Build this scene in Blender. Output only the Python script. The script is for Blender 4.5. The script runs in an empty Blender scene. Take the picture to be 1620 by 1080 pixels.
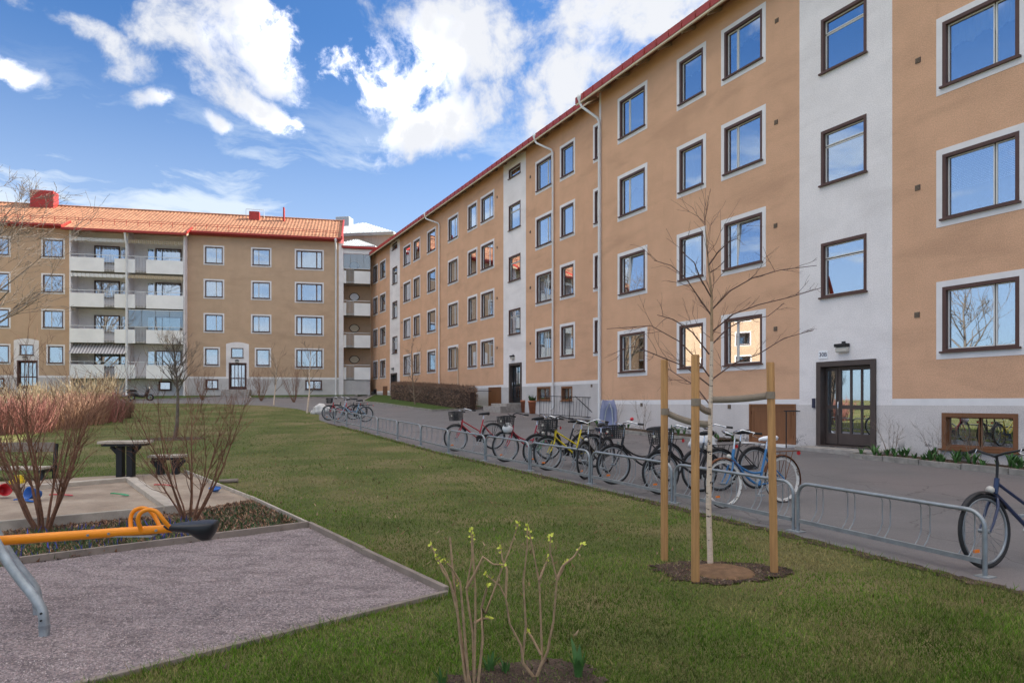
import bpy, bmesh, math, random
import numpy as np
from mathutils import Vector, Matrix
R = math.radians
rnd = random.Random(7)
sc = bpy.context.scene
col = sc.collection

# ---------------- camera, sky, sun, exposure ----------------
CAM_H, FPX, HOR = 1.5, 1080.0, 636.0          # eye height, focal length in photo pixels, horizon row
cam = bpy.data.cameras.new('camera'); camo = bpy.data.objects.new('camera', cam); col.objects.link(camo)
camo.location = (0, 0, CAM_H); camo.rotation_euler = (R(90), 0, 0)
cam.sensor_width = 36; cam.lens = 24; cam.shift_y = (HOR-540)/1620; cam.clip_start = .05; cam.clip_end = 2000
sc.camera = camo
SUN_EL, SUN_AZ = R(35.5), R(64)
sun = bpy.data.lights.new('sun', 'SUN'); sun.energy = 2.0; sun.angle = R(.5); sun.color = (1, .93, .82)
suno = bpy.data.objects.new('sun', sun); col.objects.link(suno)
sdir = Vector((math.cos(SUN_EL)*math.sin(SUN_AZ), math.cos(SUN_EL)*math.cos(SUN_AZ), math.sin(SUN_EL)))
suno.rotation_euler = sdir.to_track_quat('Z', 'Y').to_euler(); suno.location = sdir*80
vs = sc.view_settings
vs.view_transform = 'Standard'; vs.look = 'None'; vs.exposure = 2.6; vs.gamma = 1; vs.use_curve_mapping = False
sc.cycles.max_bounces = 8; sc.cycles.transparent_max_bounces = 12

w = bpy.data.worlds.new('World'); sc.world = w; w.use_nodes = True
nt = w.node_tree; nt.nodes.clear()
def N(t, kind, **kw):
    n = t.nodes.new(kind)
    for k, v in kw.items(): setattr(n, k, v)
    return n
def setin(t, s, v):
    if hasattr(v, 'is_output'): t.links.new(v, s)
    elif v is not None: s.default_value = v
def mth(t, op, a, b=None, c=None, clamp=False):
    n = N(t, 'ShaderNodeMath', operation=op, use_clamp=clamp)
    for i, v in enumerate((a, b, c)): setin(t, n.inputs[i], v)
    return n.outputs[0]
def vmt(t, op, a, b=None, scale=None):
    n = N(t, 'ShaderNodeVectorMath', operation=op)
    setin(t, n.inputs[0], a); setin(t, n.inputs[1], b)
    if scale is not None: n.inputs['Scale'].default_value = scale
    return n.outputs['Value' if op in ('DOT_PRODUCT', 'LENGTH') else 'Vector']
def smooth(t, x, lo, hi, o0=0., o1=1.):
    n = N(t, 'ShaderNodeMapRange', interpolation_type='SMOOTHSTEP')
    for k, v in zip(('Value', 'From Min', 'From Max', 'To Min', 'To Max'), (x, lo, hi, o0, o1)): setin(t, n.inputs[k], v)
    return n.outputs[0]
def fbm(t, vec, scale, detail=6, rough=.55, dist=0.):
    n = N(t, 'ShaderNodeTexNoise'); setin(t, n.inputs['Vector'], vec)
    n.inputs['Scale'].default_value = scale; n.inputs['Detail'].default_value = detail
    n.inputs['Roughness'].default_value = rough; n.inputs['Distortion'].default_value = dist
    return n.outputs['Fac']
def mixc(t, f, a, b, op='MIX'):
    n = N(t, 'ShaderNodeMix', data_type='RGBA', blend_type=op); n.clamp_factor = True
    setin(t, n.inputs[0], f)
    for s, v in ((n.inputs[6], a), (n.inputs[7], b)):
        setin(t, s, v if hasattr(v, 'is_output') else (*v, 1)[:4])
    return n.outputs[2]
sky = N(nt, 'ShaderNodeTexSky', sky_type='NISHITA', sun_disc=False)
sky.sun_elevation = SUN_EL; sky.sun_rotation = SUN_AZ; sky.air_density = 1.0; sky.dust_density = .6; sky.ozone_density = 3.0
dirv = N(nt, 'ShaderNodeTexCoord').outputs['Generated']
# broken cumulus: a few cloud banks by direction, edges and holes from noise
warp = N(nt, 'ShaderNodeTexNoise'); warp.inputs['Scale'].default_value = 5; warp.inputs['Detail'].default_value = 4
nt.links.new(dirv, warp.inputs['Vector'])
wv = vmt(nt, 'SCALE', vmt(nt, 'SUBTRACT', warp.outputs['Color'], (.5, .5, .5)), scale=.10)
dw = vmt(nt, 'ADD', dirv, wv)
def pdir(px, py): return Vector(((px-810)/FPX, 1, (HOR-py)/FPX)).normalized()
BANKS = [(150, 55, 110, 34, 25, 1.), (330, 60, 140, 95, 20, 1.1), (390, 165, 80, 36, 25, .9), (35, 112, 55, 26, 22, .75), (240, 178, 42, 22, 0, .85), (210, 125, 36, 24, 0, .6),
         (340, 212, 32, 15, 10, .6), (760, 70, 230, 95, -8, 1.25), (960, 20, 210, 90, 0, 1.1), (760, 165, 180, 60, -18, 1.1), (690, 205, 80, 34, -10, .9), (900, 130, 160, 70, -25, 1.0)]
acc = None
def bank(c, rx, ry, rot, amp):
    global acc
    rt = Vector((c.y, -c.x, 0)).normalized(); up = rt.cross(c)
    ca, sa = math.cos(R(rot)), math.sin(R(rot))
    ax = rt*ca - up*sa; ay = rt*sa + up*ca
    a = vmt(nt, 'DOT_PRODUCT', dw, tuple(ax/rx)); b = vmt(nt, 'DOT_PRODUCT', dw, tuple(ay/ry))
    cx, cy = c.dot(ax)/rx, c.dot(ay)/ry
    a = mth(nt, 'SUBTRACT', a, cx); b = mth(nt, 'SUBTRACT', b, cy)
    r = mth(nt, 'SQRT', mth(nt, 'ADD', mth(nt, 'MULTIPLY', a, a), mth(nt, 'MULTIPLY', b, b)))
    v = mth(nt, 'MULTIPLY', smooth(nt, r, 0.1, 1.45, amp, 0), mth(nt, 'GREATER_THAN', vmt(nt, 'DOT_PRODUCT', dirv, tuple(c)), 0))
    acc = v if acc is None else mth(nt, 'MAXIMUM', acc, v)
for px, py, rx, ry, rot, amp in BANKS:
    f = pdir(px, py).y
    bank(pdir(px, py), rx/FPX*f, ry/FPX*f, rot, amp)
dz = N(nt, 'ShaderNodeSeparateXYZ'); nt.links.new(dirv, dz.inputs[0])
fr_ = smooth(nt, vmt(nt, 'DOT_PRODUCT', dirv, tuple(pdir(760, 330))), .66, .80, 1, 0)       # outside the photographed part of the sky
n2 = fbm(nt, vmt(nt, 'MULTIPLY', dirv, (1, 1, 1.7)), 2.6, 3, .5)
acc = mth(nt, 'MAXIMUM', acc, mth(nt, 'MULTIPLY', fr_, mth(nt, 'MULTIPLY', smooth(nt, dz.outputs[2], .40, .54), smooth(nt, n2, .30, .52, 0, 1.25))))           # unseen clouds, thickened overhead to add fill light, kept off the low sky
n1 = fbm(nt, dw, 8.5, 8, .64)
dens = mth(nt, 'ADD', acc, mth(nt, 'MULTIPLY', mth(nt, 'SUBTRACT', n1, .5), 3.6))
alpha = mth(nt, 'MULTIPLY', smooth(nt, dens, .30, 1.05), smooth(nt, acc, .02, .22))
# thin streaks low over the roofs
sp = vmt(nt, 'MULTIPLY', dw, (1, 1, 4.5))
st = fbm(nt, sp, 3.4, 7, .62)
band = mth(nt, 'MULTIPLY', smooth(nt, dz.outputs[2], .10, .2), smooth(nt, dz.outputs[2], .25, .38, 1, 0))
low = smooth(nt, dz.outputs[2], .05, .48, 1., 0)
stre = mth(nt, 'MULTIPLY', smooth(nt, st, .42, .64), smooth(nt, dz.outputs[2], .27, .43, .95, 0))
n3 = fbm(nt, vmt(nt, 'ADD', dw, tuple(sdir*.06)), 5.0, 4, .5)             # denser towards the sun: greyer here
shade = smooth(nt, mth(nt, 'ADD', mth(nt, 'ADD', n3, mth(nt, 'MULTIPLY', n1, .35)), mth(nt, 'MULTIPLY', smooth(nt, dens, .6, 1.8), .08)), .53, .86)
glow = mth(nt, 'POWER', mth(nt, 'SUBTRACT', 1., shade), 3.5)
cc = mixc(nt, glow, (1.95, 2.0, 2.12), (12.5, 11.6, 10.7))
skyc = mixc(nt, 1.0, sky.outputs[0], (.185, .295, .405), 'MULTIPLY')
c1 = mixc(nt, mth(nt, 'MAXIMUM', stre, mth(nt, 'MULTIPLY', low, .62)), skyc, (1.8, 2.05, 2.35))
c2 = mixc(nt, alpha, c1, cc)
bg = N(nt, 'ShaderNodeBackground'); nt.links.new(c2, bg.inputs[0]); bg.inputs[1].default_value = .075
nt.links.new(bg.outputs[0], N(nt, 'ShaderNodeOutputWorld').inputs[0])

# ---------------- helpers ----------------
_gy = np.arange(-60, 260)
_base = np.interp(_gy, [-60, 0, 8, 17, 33, 47, 60, 75, 260], [-.1, 0, 0, .25, .75, 1.48, 2.08, 2.4, 2.6])
_gz = np.convolve(np.pad(_base, 3, 'edge'), np.ones(7)/7, 'valid'); _gz[:67] = 0*_gz[:67]
def zg(y): return float(np.interp(y, _gy, _gz))
def gp(px, py, dz=0.):
    c = (HOR-py)/FPX; lo, hi = .3, 200.
    for _ in range(60):
        m = (lo+hi)/2
        if CAM_H+c*m > zg(m)+dz: lo = m
        else: hi = m
    return Vector(((px-810)/FPX*lo, lo, zg(lo)+dz))
def at(px, py, Y): return Vector(((px-810)/FPX*Y, Y, CAM_H+(HOR-py)/FPX*Y))

class MB:
    def __init__(s): s.v = []; s.f = []; s.sm = []
    def add(s, vs_, fs, smo=False):
        o = len(s.v); s.v += [tuple(p) for p in vs_]; s.f += [tuple(i+o for i in f) for f in fs]; s.sm += [smo]*len(fs); return s
    def box(s, x0, x1, y0, y1, z0, z1):
        return s.add([(x0,y0,z0),(x1,y0,z0),(x1,y1,z0),(x0,y1,z0),(x0,y0,z1),(x1,y0,z1),(x1,y1,z1),(x0,y1,z1)],
                     [(0,3,2,1),(4,5,6,7),(0,1,5,4),(1,2,6,5),(2,3,7,6),(3,0,4,7)])
    def bar(s, a, b, w_, h, up=(0,0,1), off=0):
        a, b = Vector(a), Vector(b); d = (b-a).normalized(); sd = d.cross(Vector(up))
        if sd.length < 1e-4: sd = Vector((1,0,0))
        sd.normalize(); u = sd.cross(d); sd = sd*w_/2; u = u*h/2
        vs_ = [p+i*sd+j*u for p in (a, b) for i, j in ((-1,-1),(1,-1),(1,1),(-1,1))]
        return s.add(vs_, [(0,1,2,3),(7,6,5,4),(0,4,5,1),(1,5,6,2),(2,6,7,3),(3,7,4,0)])
    def quad(s, *p): return s.add(p, [tuple(range(len(p)))])
    def tube(s, pts, r, n=8, cap=True):
        pts = [Vector(p) for p in pts]; k = len(pts)
        rs = r if isinstance(r, (list, tuple)) else [r]*k
        t0 = (pts[1]-pts[0]).normalized()
        ref = Vector((0,0,1)) if abs(t0.z) < .9 else Vector((1,0,0))
        sd = t0.cross(ref).normalized(); vs_ = []
        for i, p in enumerate(pts):
            t = (pts[min(i+1, k-1)]-pts[max(i-1, 0)])
            if t.length < 1e-9: t = t0
            t.normalize(); sd = sd-t*sd.dot(t)
            if sd.length < 1e-6: sd = t.orthogonal()
            sd.normalize(); u = t.cross(sd)
            for j in range(n):
                a = 2*math.pi*j/n; vs_.append(p+(sd*math.cos(a)+u*math.sin(a))*rs[i])
        fs = [(i*n+j, i*n+(j+1)%n, (i+1)*n+(j+1)%n, (i+1)*n+j) for i in range(k-1) for j in range(n)]
        s.add(vs_, fs, True)
        if cap and n > 2: s.add(vs_[:n], [tuple(range(n))[::-1]]); s.add(vs_[-n:], [tuple(range(n))])
        return s
    def torus(s, c, R_, r, n=32, m=6, axis='y', squash=1.):
        vs_ = []
        for i in range(n):
            a = 2*math.pi*i/n
            for j in range(m):
                b = 2*math.pi*j/m; q = R_+r*math.cos(b)*squash; y = r*math.sin(b)
                vs_.append((c[0]+q*math.cos(a), c[1]+y, c[2]+q*math.sin(a)) if axis == 'y' else (c[0]+q*math.cos(a), c[1]+q*math.sin(a), c[2]+y))
        return s.add(vs_, [(i*m+j, i*m+(j+1)%m, ((i+1)%n)*m+(j+1)%m, ((i+1)%n)*m+j) for i in range(n) for j in range(m)], True)
    def lathe(s, prof, n=20, c=(0,0,0)):
        vs_ = [(c[0]+r*math.cos(2*math.pi*j/n), c[1]+r*math.sin(2*math.pi*j/n), c[2]+z) for r, z in prof for j in range(n)]
        return s.add(vs_, [(i*n+j, i*n+(j+1)%n, (i+1)*n+(j+1)%n, (i+1)*n+j) for i in range(len(prof)-1) for j in range(n)], True)
    def build(s, name, m, parent=None, bevel=0):
        me = bpy.data.meshes.new(name); me.from_pydata(s.v, [], s.f)
        me.polygons.foreach_set('use_smooth', s.sm); me.materials.append(MAT[m] if isinstance(m, str) else m); me.update()
        o = bpy.data.objects.new(name, me); col.objects.link(o)
        if parent: o.parent = parent
        if bevel:
            b = o.modifiers.new('bevel', 'BEVEL'); b.width = bevel; b.segments = 2; b.limit_method = 'ANGLE'
        return o
def tag(o, label, cat, group=None, kind=None):
    if label: o['label'] = label
    if cat: o['category'] = cat
    if group: o['group'] = group
    if kind: o['kind'] = kind
    return o
def thing(name, loc, rz=0, label=None, cat=None, group=None):
    o = bpy.data.objects.new(name, None); col.objects.link(o); o.location = loc; o.rotation_euler = (0, 0, rz); o.empty_display_size = .2
    return tag(o, label, cat, group)
def copy_obj(o, parent=None):
    c = o.copy(); col.objects.link(c)
    if parent: c.parent = parent
    return c

# ---------------- materials ----------------
MAT = {}
def mat(name, c, rough=.7, metal=0., var=.0, vscale=3., bump=0., bscale=60., c2=None, c2scale=2., c2lo=.5, c2hi=.65, spec=.4, stretch=None, sheen=None, attr=None):
    m = bpy.data.materials.new(name); m.use_nodes = True; t = m.node_tree
    b = t.nodes['Principled BSDF']; b.inputs['Roughness'].default_value = rough; b.inputs['Metallic'].default_value = metal
    b.inputs['Specular IOR Level'].default_value = spec
    co = N(t, 'ShaderNodeTexCoord').outputs['Object']
    if stretch: co = vmt(t, 'MULTIPLY', co, stretch)
    cur = (*c, 1)
    def rgb(v):
        n = N(t, 'ShaderNodeRGB'); n.outputs[0].default_value = v; return n.outputs[0]
    cur = rgb(cur)
    if c2: cur = mixc(t, smooth(t, fbm(t, co, c2scale, 7, .6), c2lo, c2hi), cur, c2)
    if attr:
        a = N(t, 'ShaderNodeAttribute', attribute_name='col'); cur = mixc(t, 1., cur, a.outputs['Color'], 'MULTIPLY')
    if var:
        f = smooth(t, fbm(t, co, vscale, 6, .6), .25, .75, 1-var, 1+var)
        n = N(t, 'ShaderNodeVectorMath', operation='SCALE'); t.links.new(cur, n.inputs[0]); t.links.new(f, n.inputs['Scale']); cur = n.outputs[0]
    t.links.new(cur, b.inputs['Base Color'])
    if bump:
        bn = N(t, 'ShaderNodeBump'); bn.inputs['Strength'].default_value = bump; bn.inputs['Distance'].default_value = .02
        t.links.new(fbm(t, co, bscale, 4, .6), bn.inputs['Height']); t.links.new(bn.outputs[0], b.inputs['Normal'])
    MAT[name] = m; return m
def stucco(name, c, dark, streak=.5, bump=.55, bscale=38):
    m = mat(name, c, .92, 0, .06, 1.1, spec=.15); t = m.node_tree; b = t.nodes['Principled BSDF']
    co = N(t, 'ShaderNodeTexCoord').outputs['Object']
    src = b.inputs['Base Color'].links[0].from_socket
    s1 = smooth(t, fbm(t, vmt(t, 'MULTIPLY', co, (.35, .35, 1.3)), .9, 8, .62, .4), .46, .74, 0, streak)          # faint cloudy bands
    s2 = smooth(t, fbm(t, vmt(t, 'MULTIPLY', co, (3.2, 3.2, .22)), 1.2, 7, .65), .54, .78, 0, streak*.8)       # rain streaks
    cur = mixc(t, mth(t, 'MAXIMUM', s1, s2), src, dark)
    s3 = smooth(t, fbm(t, co, 42, 4, .7), .3, .7, .84, 1.13)
    n = N(t, 'ShaderNodeVectorMath', operation='SCALE'); t.links.new(cur, n.inputs[0]); t.links.new(s3, n.inputs['Scale'])
    t.links.new(n.outputs[0], b.inputs['Base Color'])
    bn = N(t, 'ShaderNodeBump'); bn.inputs['Strength'].default_value = bump; bn.inputs['Distance'].default_value = .012
    hgt = mth(t, 'ADD', fbm(t, co, bscale, 5, .6), mth(t, 'MULTIPLY', fbm(t, vmt(t, 'MULTIPLY', co, (1, 1, 2.2)), 9, 3, .5), .5))
    t.links.new(hgt, bn.inputs['Height']); t.links.new(bn.outputs[0], b.inputs['Normal'])
    return m
stucco('stucco_peach', (.70, .42, .265), (.53, .315, .20), .65)
stucco('stucco_brown', (.57, .395, .265), (.45, .31, .205), .6)
stucco('stucco_white', (.86, .81, .79), (.68, .63, .61), .6, .3)
stucco('plinth', (.58, .55, .53), (.44, .41, .40), .7, .15)
# flaking plinth paint
def flaking():
    m = stucco('plinth_worn', (.66, .61, .58), (.50, .46, .44), .7, .15); t = m.node_tree; b = t.nodes['Principled BSDF']
    co = N(t, 'ShaderNodeTexCoord').outputs['Object']; sx = N(t, 'ShaderNodeSeparateXYZ'); t.links.new(co, sx.inputs[0])
    src = b.inputs['Base Color'].links[0].from_socket
    f = smooth(t, fbm(t, co, 2.2, 9, .72), .535, .56)
    f = mth(t, 'MULTIPLY', f, smooth(t, mth(t, 'ADD', sx.outputs[2], mth(t, 'MULTIPLY', fbm(t, co, 1.1, 3, .5), .5)), .75, 1.0, 1, 0))
    t.links.new(mixc(t, f, src, (.26, .24, .23)), b.inputs['Base Color'])
flaking()
mat('trim', (.80, .77, .76), .8, var=.06, vscale=2, bump=.15, bscale=40)
mat('white_metal', (.78, .78, .77), .45, var=.05, vscale=1.5)
mat('white_panel', (.88, .86, .83), .55, var=.07, vscale=.8)
mat('brown', (.095, .045, .035), .5, var=.12, vscale=4)
mat('brown_dark', (.075, .055, .048), .45, var=.12, vscale=4)
mat('hatch_brown', (.20, .085, .035), .5, var=.12, vscale=3, stretch=(6, 6, .6))
mat('cream', (.72, .62, .45), .6)
mat('sash', (.78, .76, .72), .5)
mat('red_metal', (.36, .035, .025), .45, var=.12, vscale=2)
mat('tile', (.33, .155, .085), .8, var=.3, vscale=2.2, c2=(.25, .115, .065), c2scale=.6, c2lo=.5, c2hi=.75)
mat('soffit', (.33, .25, .17), .8, var=.15)
mat('unlit_room', (.035, .032, .03), .9)
mat('fabric_white', (.80, .79, .76), .9, var=.05)
mat('fabric_blue', (.35, .42, .55), .9)
mat('fabric_tan', (.50, .40, .27), .9)
mat('lamp_shade', (.75, .62, .45), .8)
mat('galv', (.30, .325, .34), .45, .6, .15, 9, bump=.05)
mat('galv_dull', (.36, .39, .40), .55, .55, .2, 14, bump=.05)
mat('concrete', (.34, .31, .28), .9, var=.2, vscale=5, bump=.4, bscale=50)
mat('kerb', (.27, .25, .22), .9, var=.25, vscale=6, bump=.4, bscale=40)
mat('black_iron', (.018, .018, .02), .45)
mat('black', (.014, .014, .016), .5)
mat('rubber', (.022, .022, .023), .75, var=.2, vscale=20)
mat('whitewall', (.72, .70, .66), .6, c2=(.25, .2, .16), c2scale=18, c2lo=.55, c2hi=.6)
mat('chrome', (.72, .72, .72), .2, 1.)
mat('rust', (.17, .07, .035), .8, .2, .3, 25)
for nm, c in (('red', (.42, .012, .022)), ('red_dark', (.33, .01, .03)), ('yellow', (.72, .56, .01)), ('bike_black', (.016, .016, .018)), ('blue', (.03, .16, .36)), ('navy', (.015, .03, .085)), ('light_blue', (.22, .36, .48)), ('green', (.02, .22, .07))):
    mat('paint_'+nm, c, .3, .0, .06, 8, spec=.6)
mat('orange', (.85, .27, .008), .38, var=.04)
mat('seat_black', (.016, .017, .020), .42, bump=.1, bscale=120)
mat('terracotta', (.42, .15, .075), .85, var=.15, vscale=4)
mat('wood_post', (.47, .25, .095), .75, var=.22, vscale=3, stretch=(14, 14, .7), bump=.25, bscale=8, c2=(.25, .14, .06), c2scale=2.5, c2lo=.56, c2hi=.75)
mat('wood_grey', (.24, .195, .16), .85, var=.22, vscale=4, bump=.3, bscale=30)
mat('wood_pale', (.44, .38, .31), .85, var=.22, vscale=4, bump=.3, bscale=30)
mat('wood_cladding', (.42, .33, .26), .8, var=.15, vscale=1.2, stretch=(5, 5, .3))
mat('zinc', (.50, .53, .53), .5, .3, .08, .8)
mat('strap', (.27, .215, .16), .8, var=.08, vscale=30)
mat('bark_red', (.20, .095, .055), .8, var=.3, vscale=20, bump=.4, bscale=60)
mat('bark_tan', (.36, .24, .14), .8, var=.25, vscale=25, bump=.3, bscale=80)
mat('bark_grey', (.16, .13, .105), .9, var=.3, vscale=10, bump=.5, bscale=40)
mat('bark_twig', (.23, .17, .12), .85, var=.25, vscale=5)
mat('bark_birch_twig', (.13, .075, .06), .8)
mat('birch', (.68, .54, .41), .75, var=.12, vscale=8, c2=(.05, .035, .03), c2scale=5, c2lo=.60, c2hi=.64, stretch=(3, 3, 7), bump=.3, bscale=30)
mat('hedge_twig', (.24, .15, .10), .85, var=.5, vscale=9)
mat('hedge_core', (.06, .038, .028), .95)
mat('dogwood_red', (.33, .145, .115), .7, var=.3, vscale=4)
mat('dogwood_orange', (.38, .23, .15), .7, var=.3, vscale=4)
mat('straw', (.42, .33, .21), .8, var=.3, vscale=4)
mat('bud', (.55, .58, .08), .7)
mat('leaf_green', (.06, .15, .035), .55, var=.25, vscale=10)
mat('leaf_brown', (.13, .065, .035), .85, attr=1)
mat('cover', (.9, .9, .9), .75, attr=1)
mat('grass', (.9, .9, .9), .8, attr=1, spec=.2)
mat('stone_white', (.62, .60, .57), .9, var=.25, vscale=3, bump=.6, bscale=8)
mat('coir', (.20, .115, .06), .95, var=.3, vscale=14, bump=.8, bscale=90)
mat('plastic_red', (.55, .02, .03), .4); mat('plastic_yellow', (.8, .55, .02), .4); mat('plastic_blue', (.02, .12, .42), .4); mat('plastic_green', (.03, .32, .12), .4)
mat('reflector', (.85, .22, .02), .3); mat('sack', (.72, .72, .71), .7, bump=.3, bscale=12)
mat('grip', (.02, .02, .02), .7); mat('seat_child', (.22, .24, .36), .7)
mat('lamp_glass', (.55, .52, .46), .25); mat('sign_white', (.90, .90, .92), .4); mat('ink', (.03, .035, .07), .5)
mat('basket', (.03, .03, .032), .6)
def glass(name, refl, tint):
    m = bpy.data.materials.new(name); m.use_nodes = True; t = m.node_tree; t.nodes.clear()
    g = N(t, 'ShaderNodeBsdfGlossy'); g.inputs['Roughness'].default_value = .012; g.inputs['Color'].default_value = (.90, .94, 1, 1)
    bn = N(t, 'ShaderNodeBump'); bn.inputs['Strength'].default_value = .03; bn.inputs['Distance'].default_value = .02
    t.links.new(fbm(t, N(t, 'ShaderNodeTexCoord').outputs['Object'], 1.3, 1, .4), bn.inputs['Height']); t.links.new(bn.outputs[0], g.inputs['Normal'])
    tr = N(t, 'ShaderNodeBsdfTransparent'); tr.inputs['Color'].default_value = (*tint, 1)
    lw = N(t, 'ShaderNodeLayerWeight'); lw.inputs['Blend'].default_value = .35
    mx = N(t, 'ShaderNodeMixShader'); t.links.new(smooth(t, lw.outputs['Facing'], 0, 1, refl, .95), mx.inputs[0])
    t.links.new(tr.outputs[0], mx.inputs[1]); t.links.new(g.outputs[0], mx.inputs[2])
    t.links.new(mx.outputs[0], N(t, 'ShaderNodeOutputMaterial').inputs[0]); MAT[name] = m
glass('pane', .49, (.80, .84, .84)); glass('pane_clear', .18, (.85, .88, .87))

def ground_mat(name, stops, scale, bump, bscale, rough=.95, fine=.25, fscale=90, extra=None):
    m = bpy.data.materials.new(name); m.use_nodes = True; t = m.node_tree; b = t.nodes['Principled BSDF']
    b.inputs['Roughness'].default_value = rough; b.inputs['Specular IOR Level'].default_value = .2
    co = N(t, 'ShaderNodeTexCoord').outputs['Object']
    cr = N(t, 'ShaderNodeValToRGB'); e = cr.color_ramp.elements
    while len(e) < len(stops): e.new(.5)
    for el, (p, c) in zip(e, stops): el.position = p; el.color = (*c, 1)
    t.links.new(fbm(t, co, scale, 8, .62), cr.inputs[0])
    cur = cr.outputs[0]
    if extra: cur = extra(t, co, cur)
    n = N(t, 'ShaderNodeVectorMath', operation='SCALE'); t.links.new(cur, n.inputs[0]); t.links.new(smooth(t, fbm(t, co, fscale, 3, .6), .25, .75, 1-fine, 1+fine), n.inputs['Scale'])
    t.links.new(n.outputs[0], b.inputs['Base Color'])
    bn = N(t, 'ShaderNodeBump'); bn.inputs['Strength'].default_value = bump; bn.inputs['Distance'].default_value = .03
    t.links.new(fbm(t, co, bscale, 5, .65), bn.inputs['Height']); t.links.new(bn.outputs[0], b.inputs['Normal'])
    MAT[name] = m
ground_mat('lawn', [(.28, (.07, .085, .022)), (.45, (.10, .115, .032)), (.58, (.16, .14, .058)), (.75, (.23, .18, .095))], .55, .8, 30, fine=.5, fscale=70)
ground_mat('verge_grass', [(.3, (.05, .085, .02)), (.7, (.075, .11, .025))], .8, .8, 30, fine=.4, fscale=40)
def patches(t, co, cur):
    cur = mixc(t, smooth(t, fbm(t, vmt(t, 'MULTIPLY', co, (.5, .25, 1)), .55, 5, .5), .48, .62, 0, .55), cur, (.195, .163, .158))
    pv = N(t, 'ShaderNodeTexVoronoi', feature='DISTANCE_TO_EDGE'); pv.inputs['Scale'].default_value = .33
    wn = N(t, 'ShaderNodeTexNoise'); wn.inputs['Scale'].default_value = 1.5; wn.inputs['Detail'].default_value = 6; t.links.new(co, wn.inputs['Vector'])
    t.links.new(vmt(t, 'ADD', co, vmt(t, 'SCALE', wn.outputs['Color'], scale=.7)), pv.inputs['Vector'])
    cur = mixc(t, smooth(t, pv.outputs['Distance'], .0, .006, .75, 0), cur, (.045, .042, .042))
    v = N(t, 'ShaderNodeTexVoronoi'); v.inputs['Scale'].default_value = 160; t.links.new(co, v.inputs['Vector'])
    return mixc(t, mth(t, 'MULTIPLY', v.outputs['Color'], .35), cur, (.30, .27, .26))
ground_mat('asphalt', [(.3, (.125, .122, .124)), (.6, (.16, .155, .157)), (.8, (.19, .183, .182))], .7, .35, 220, .85, .22, 240, patches)
def pebbles(t, co, cur):
    v = N(t, 'ShaderNodeTexVoronoi'); v.inputs['Scale'].default_value = 75; t.links.new(co, v.inputs['Vector'])
    h = N(t, 'ShaderNodeSeparateColor'); t.links.new(v.outputs['Color'], h.inputs[0])
    cur = mixc(t, smooth(t, h.outputs[0], .2, .9, 0, .75), cur, (.52, .42, .405))
    cur = mixc(t, smooth(t, h.outputs[1], .75, .95, 0, .75), cur, (.15, .125, .13))
    return mixc(t, smooth(t, fbm(t, vmt(t, 'MULTIPLY', co, (1.2, 2.4, 1)), 2.6, 6, .6), .43, .68, 0, .6), cur, (.15, .122, .12))  # dark mottling painted in for the shade of hollows in the gravel
ground_mat('gravel', [(.3, (.22, .185, .178)), (.5, (.32, .268, .26)), (.72, (.42, .355, .34))], 1.1, 1., 75, .9, .35, 60, pebbles)
ground_mat('sand', [(.3, (.24, .18, .135)), (.55, (.36, .285, .215)), (.75, (.44, .36, .28))], 1.5, .8, 9, .95, .2, 130)
ground_mat('soil', [(.3, (.055, .036, .027)), (.55, (.10, .068, .05)), (.8, (.17, .12, .09))], 4, 1., 40, .95, .4, 70)
ground_mat('paving', [(.3, (.20, .15, .135)), (.7, (.27, .22, .20))], 2, .3, 30, .9, .2, 60)
# ---------------- ground ----------------
def sheet(name, pts, m, dz, label=None, kind='structure', parent=None):
    bm = bmesh.new(); vs_ = [bm.verts.new((p[0], p[1], 0)) for p in pts]; bm.faces.new(vs_)
    bmesh.ops.triangulate(bm, faces=bm.faces[:])
    y0, y1 = min(p[1] for p in pts), max(p[1] for p in pts)
    for y in range(math.floor(y0)+1, math.ceil(y1)):
        bmesh.ops.bisect_plane(bm, geom=bm.verts[:]+bm.edges[:]+bm.faces[:], plane_co=(0, y, 0), plane_no=(0, 1, 0))
    for v in bm.verts: v.co.z = zg(v.co.y)+dz
    bmesh.ops.recalc_face_normals(bm, faces=bm.faces[:])
    if sum(f.normal.z for f in bm.faces) < 0: bmesh.ops.reverse_faces(bm, faces=bm.faces[:])
    me = bpy.data.meshes.new(name); bm.to_mesh(me); bm.free(); me.materials.append(MAT[m])
    o = bpy.data.objects.new(name, me); col.objects.link(o); o['kind'] = kind
    if parent: o.parent = parent
    return o
g = MB()
xs = [-400, -120, -60, -30, 0, 30, 60, 120, 400]; ys = list(range(-60, 121))+[160, 259, 800]
for j, y in enumerate(ys):
    for x in xs: g.v.append((x, y, zg(min(y, 255))))
for j in range(len(ys)-1):
    for i in range(len(xs)-1):
        a = j*len(xs)+i; g.f.append((a, a+1, a+1+len(xs), a+len(xs))); g.sm.append(False)
lawn = g.build('lawn', 'lawn'); lawn['kind'] = 'structure'

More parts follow.
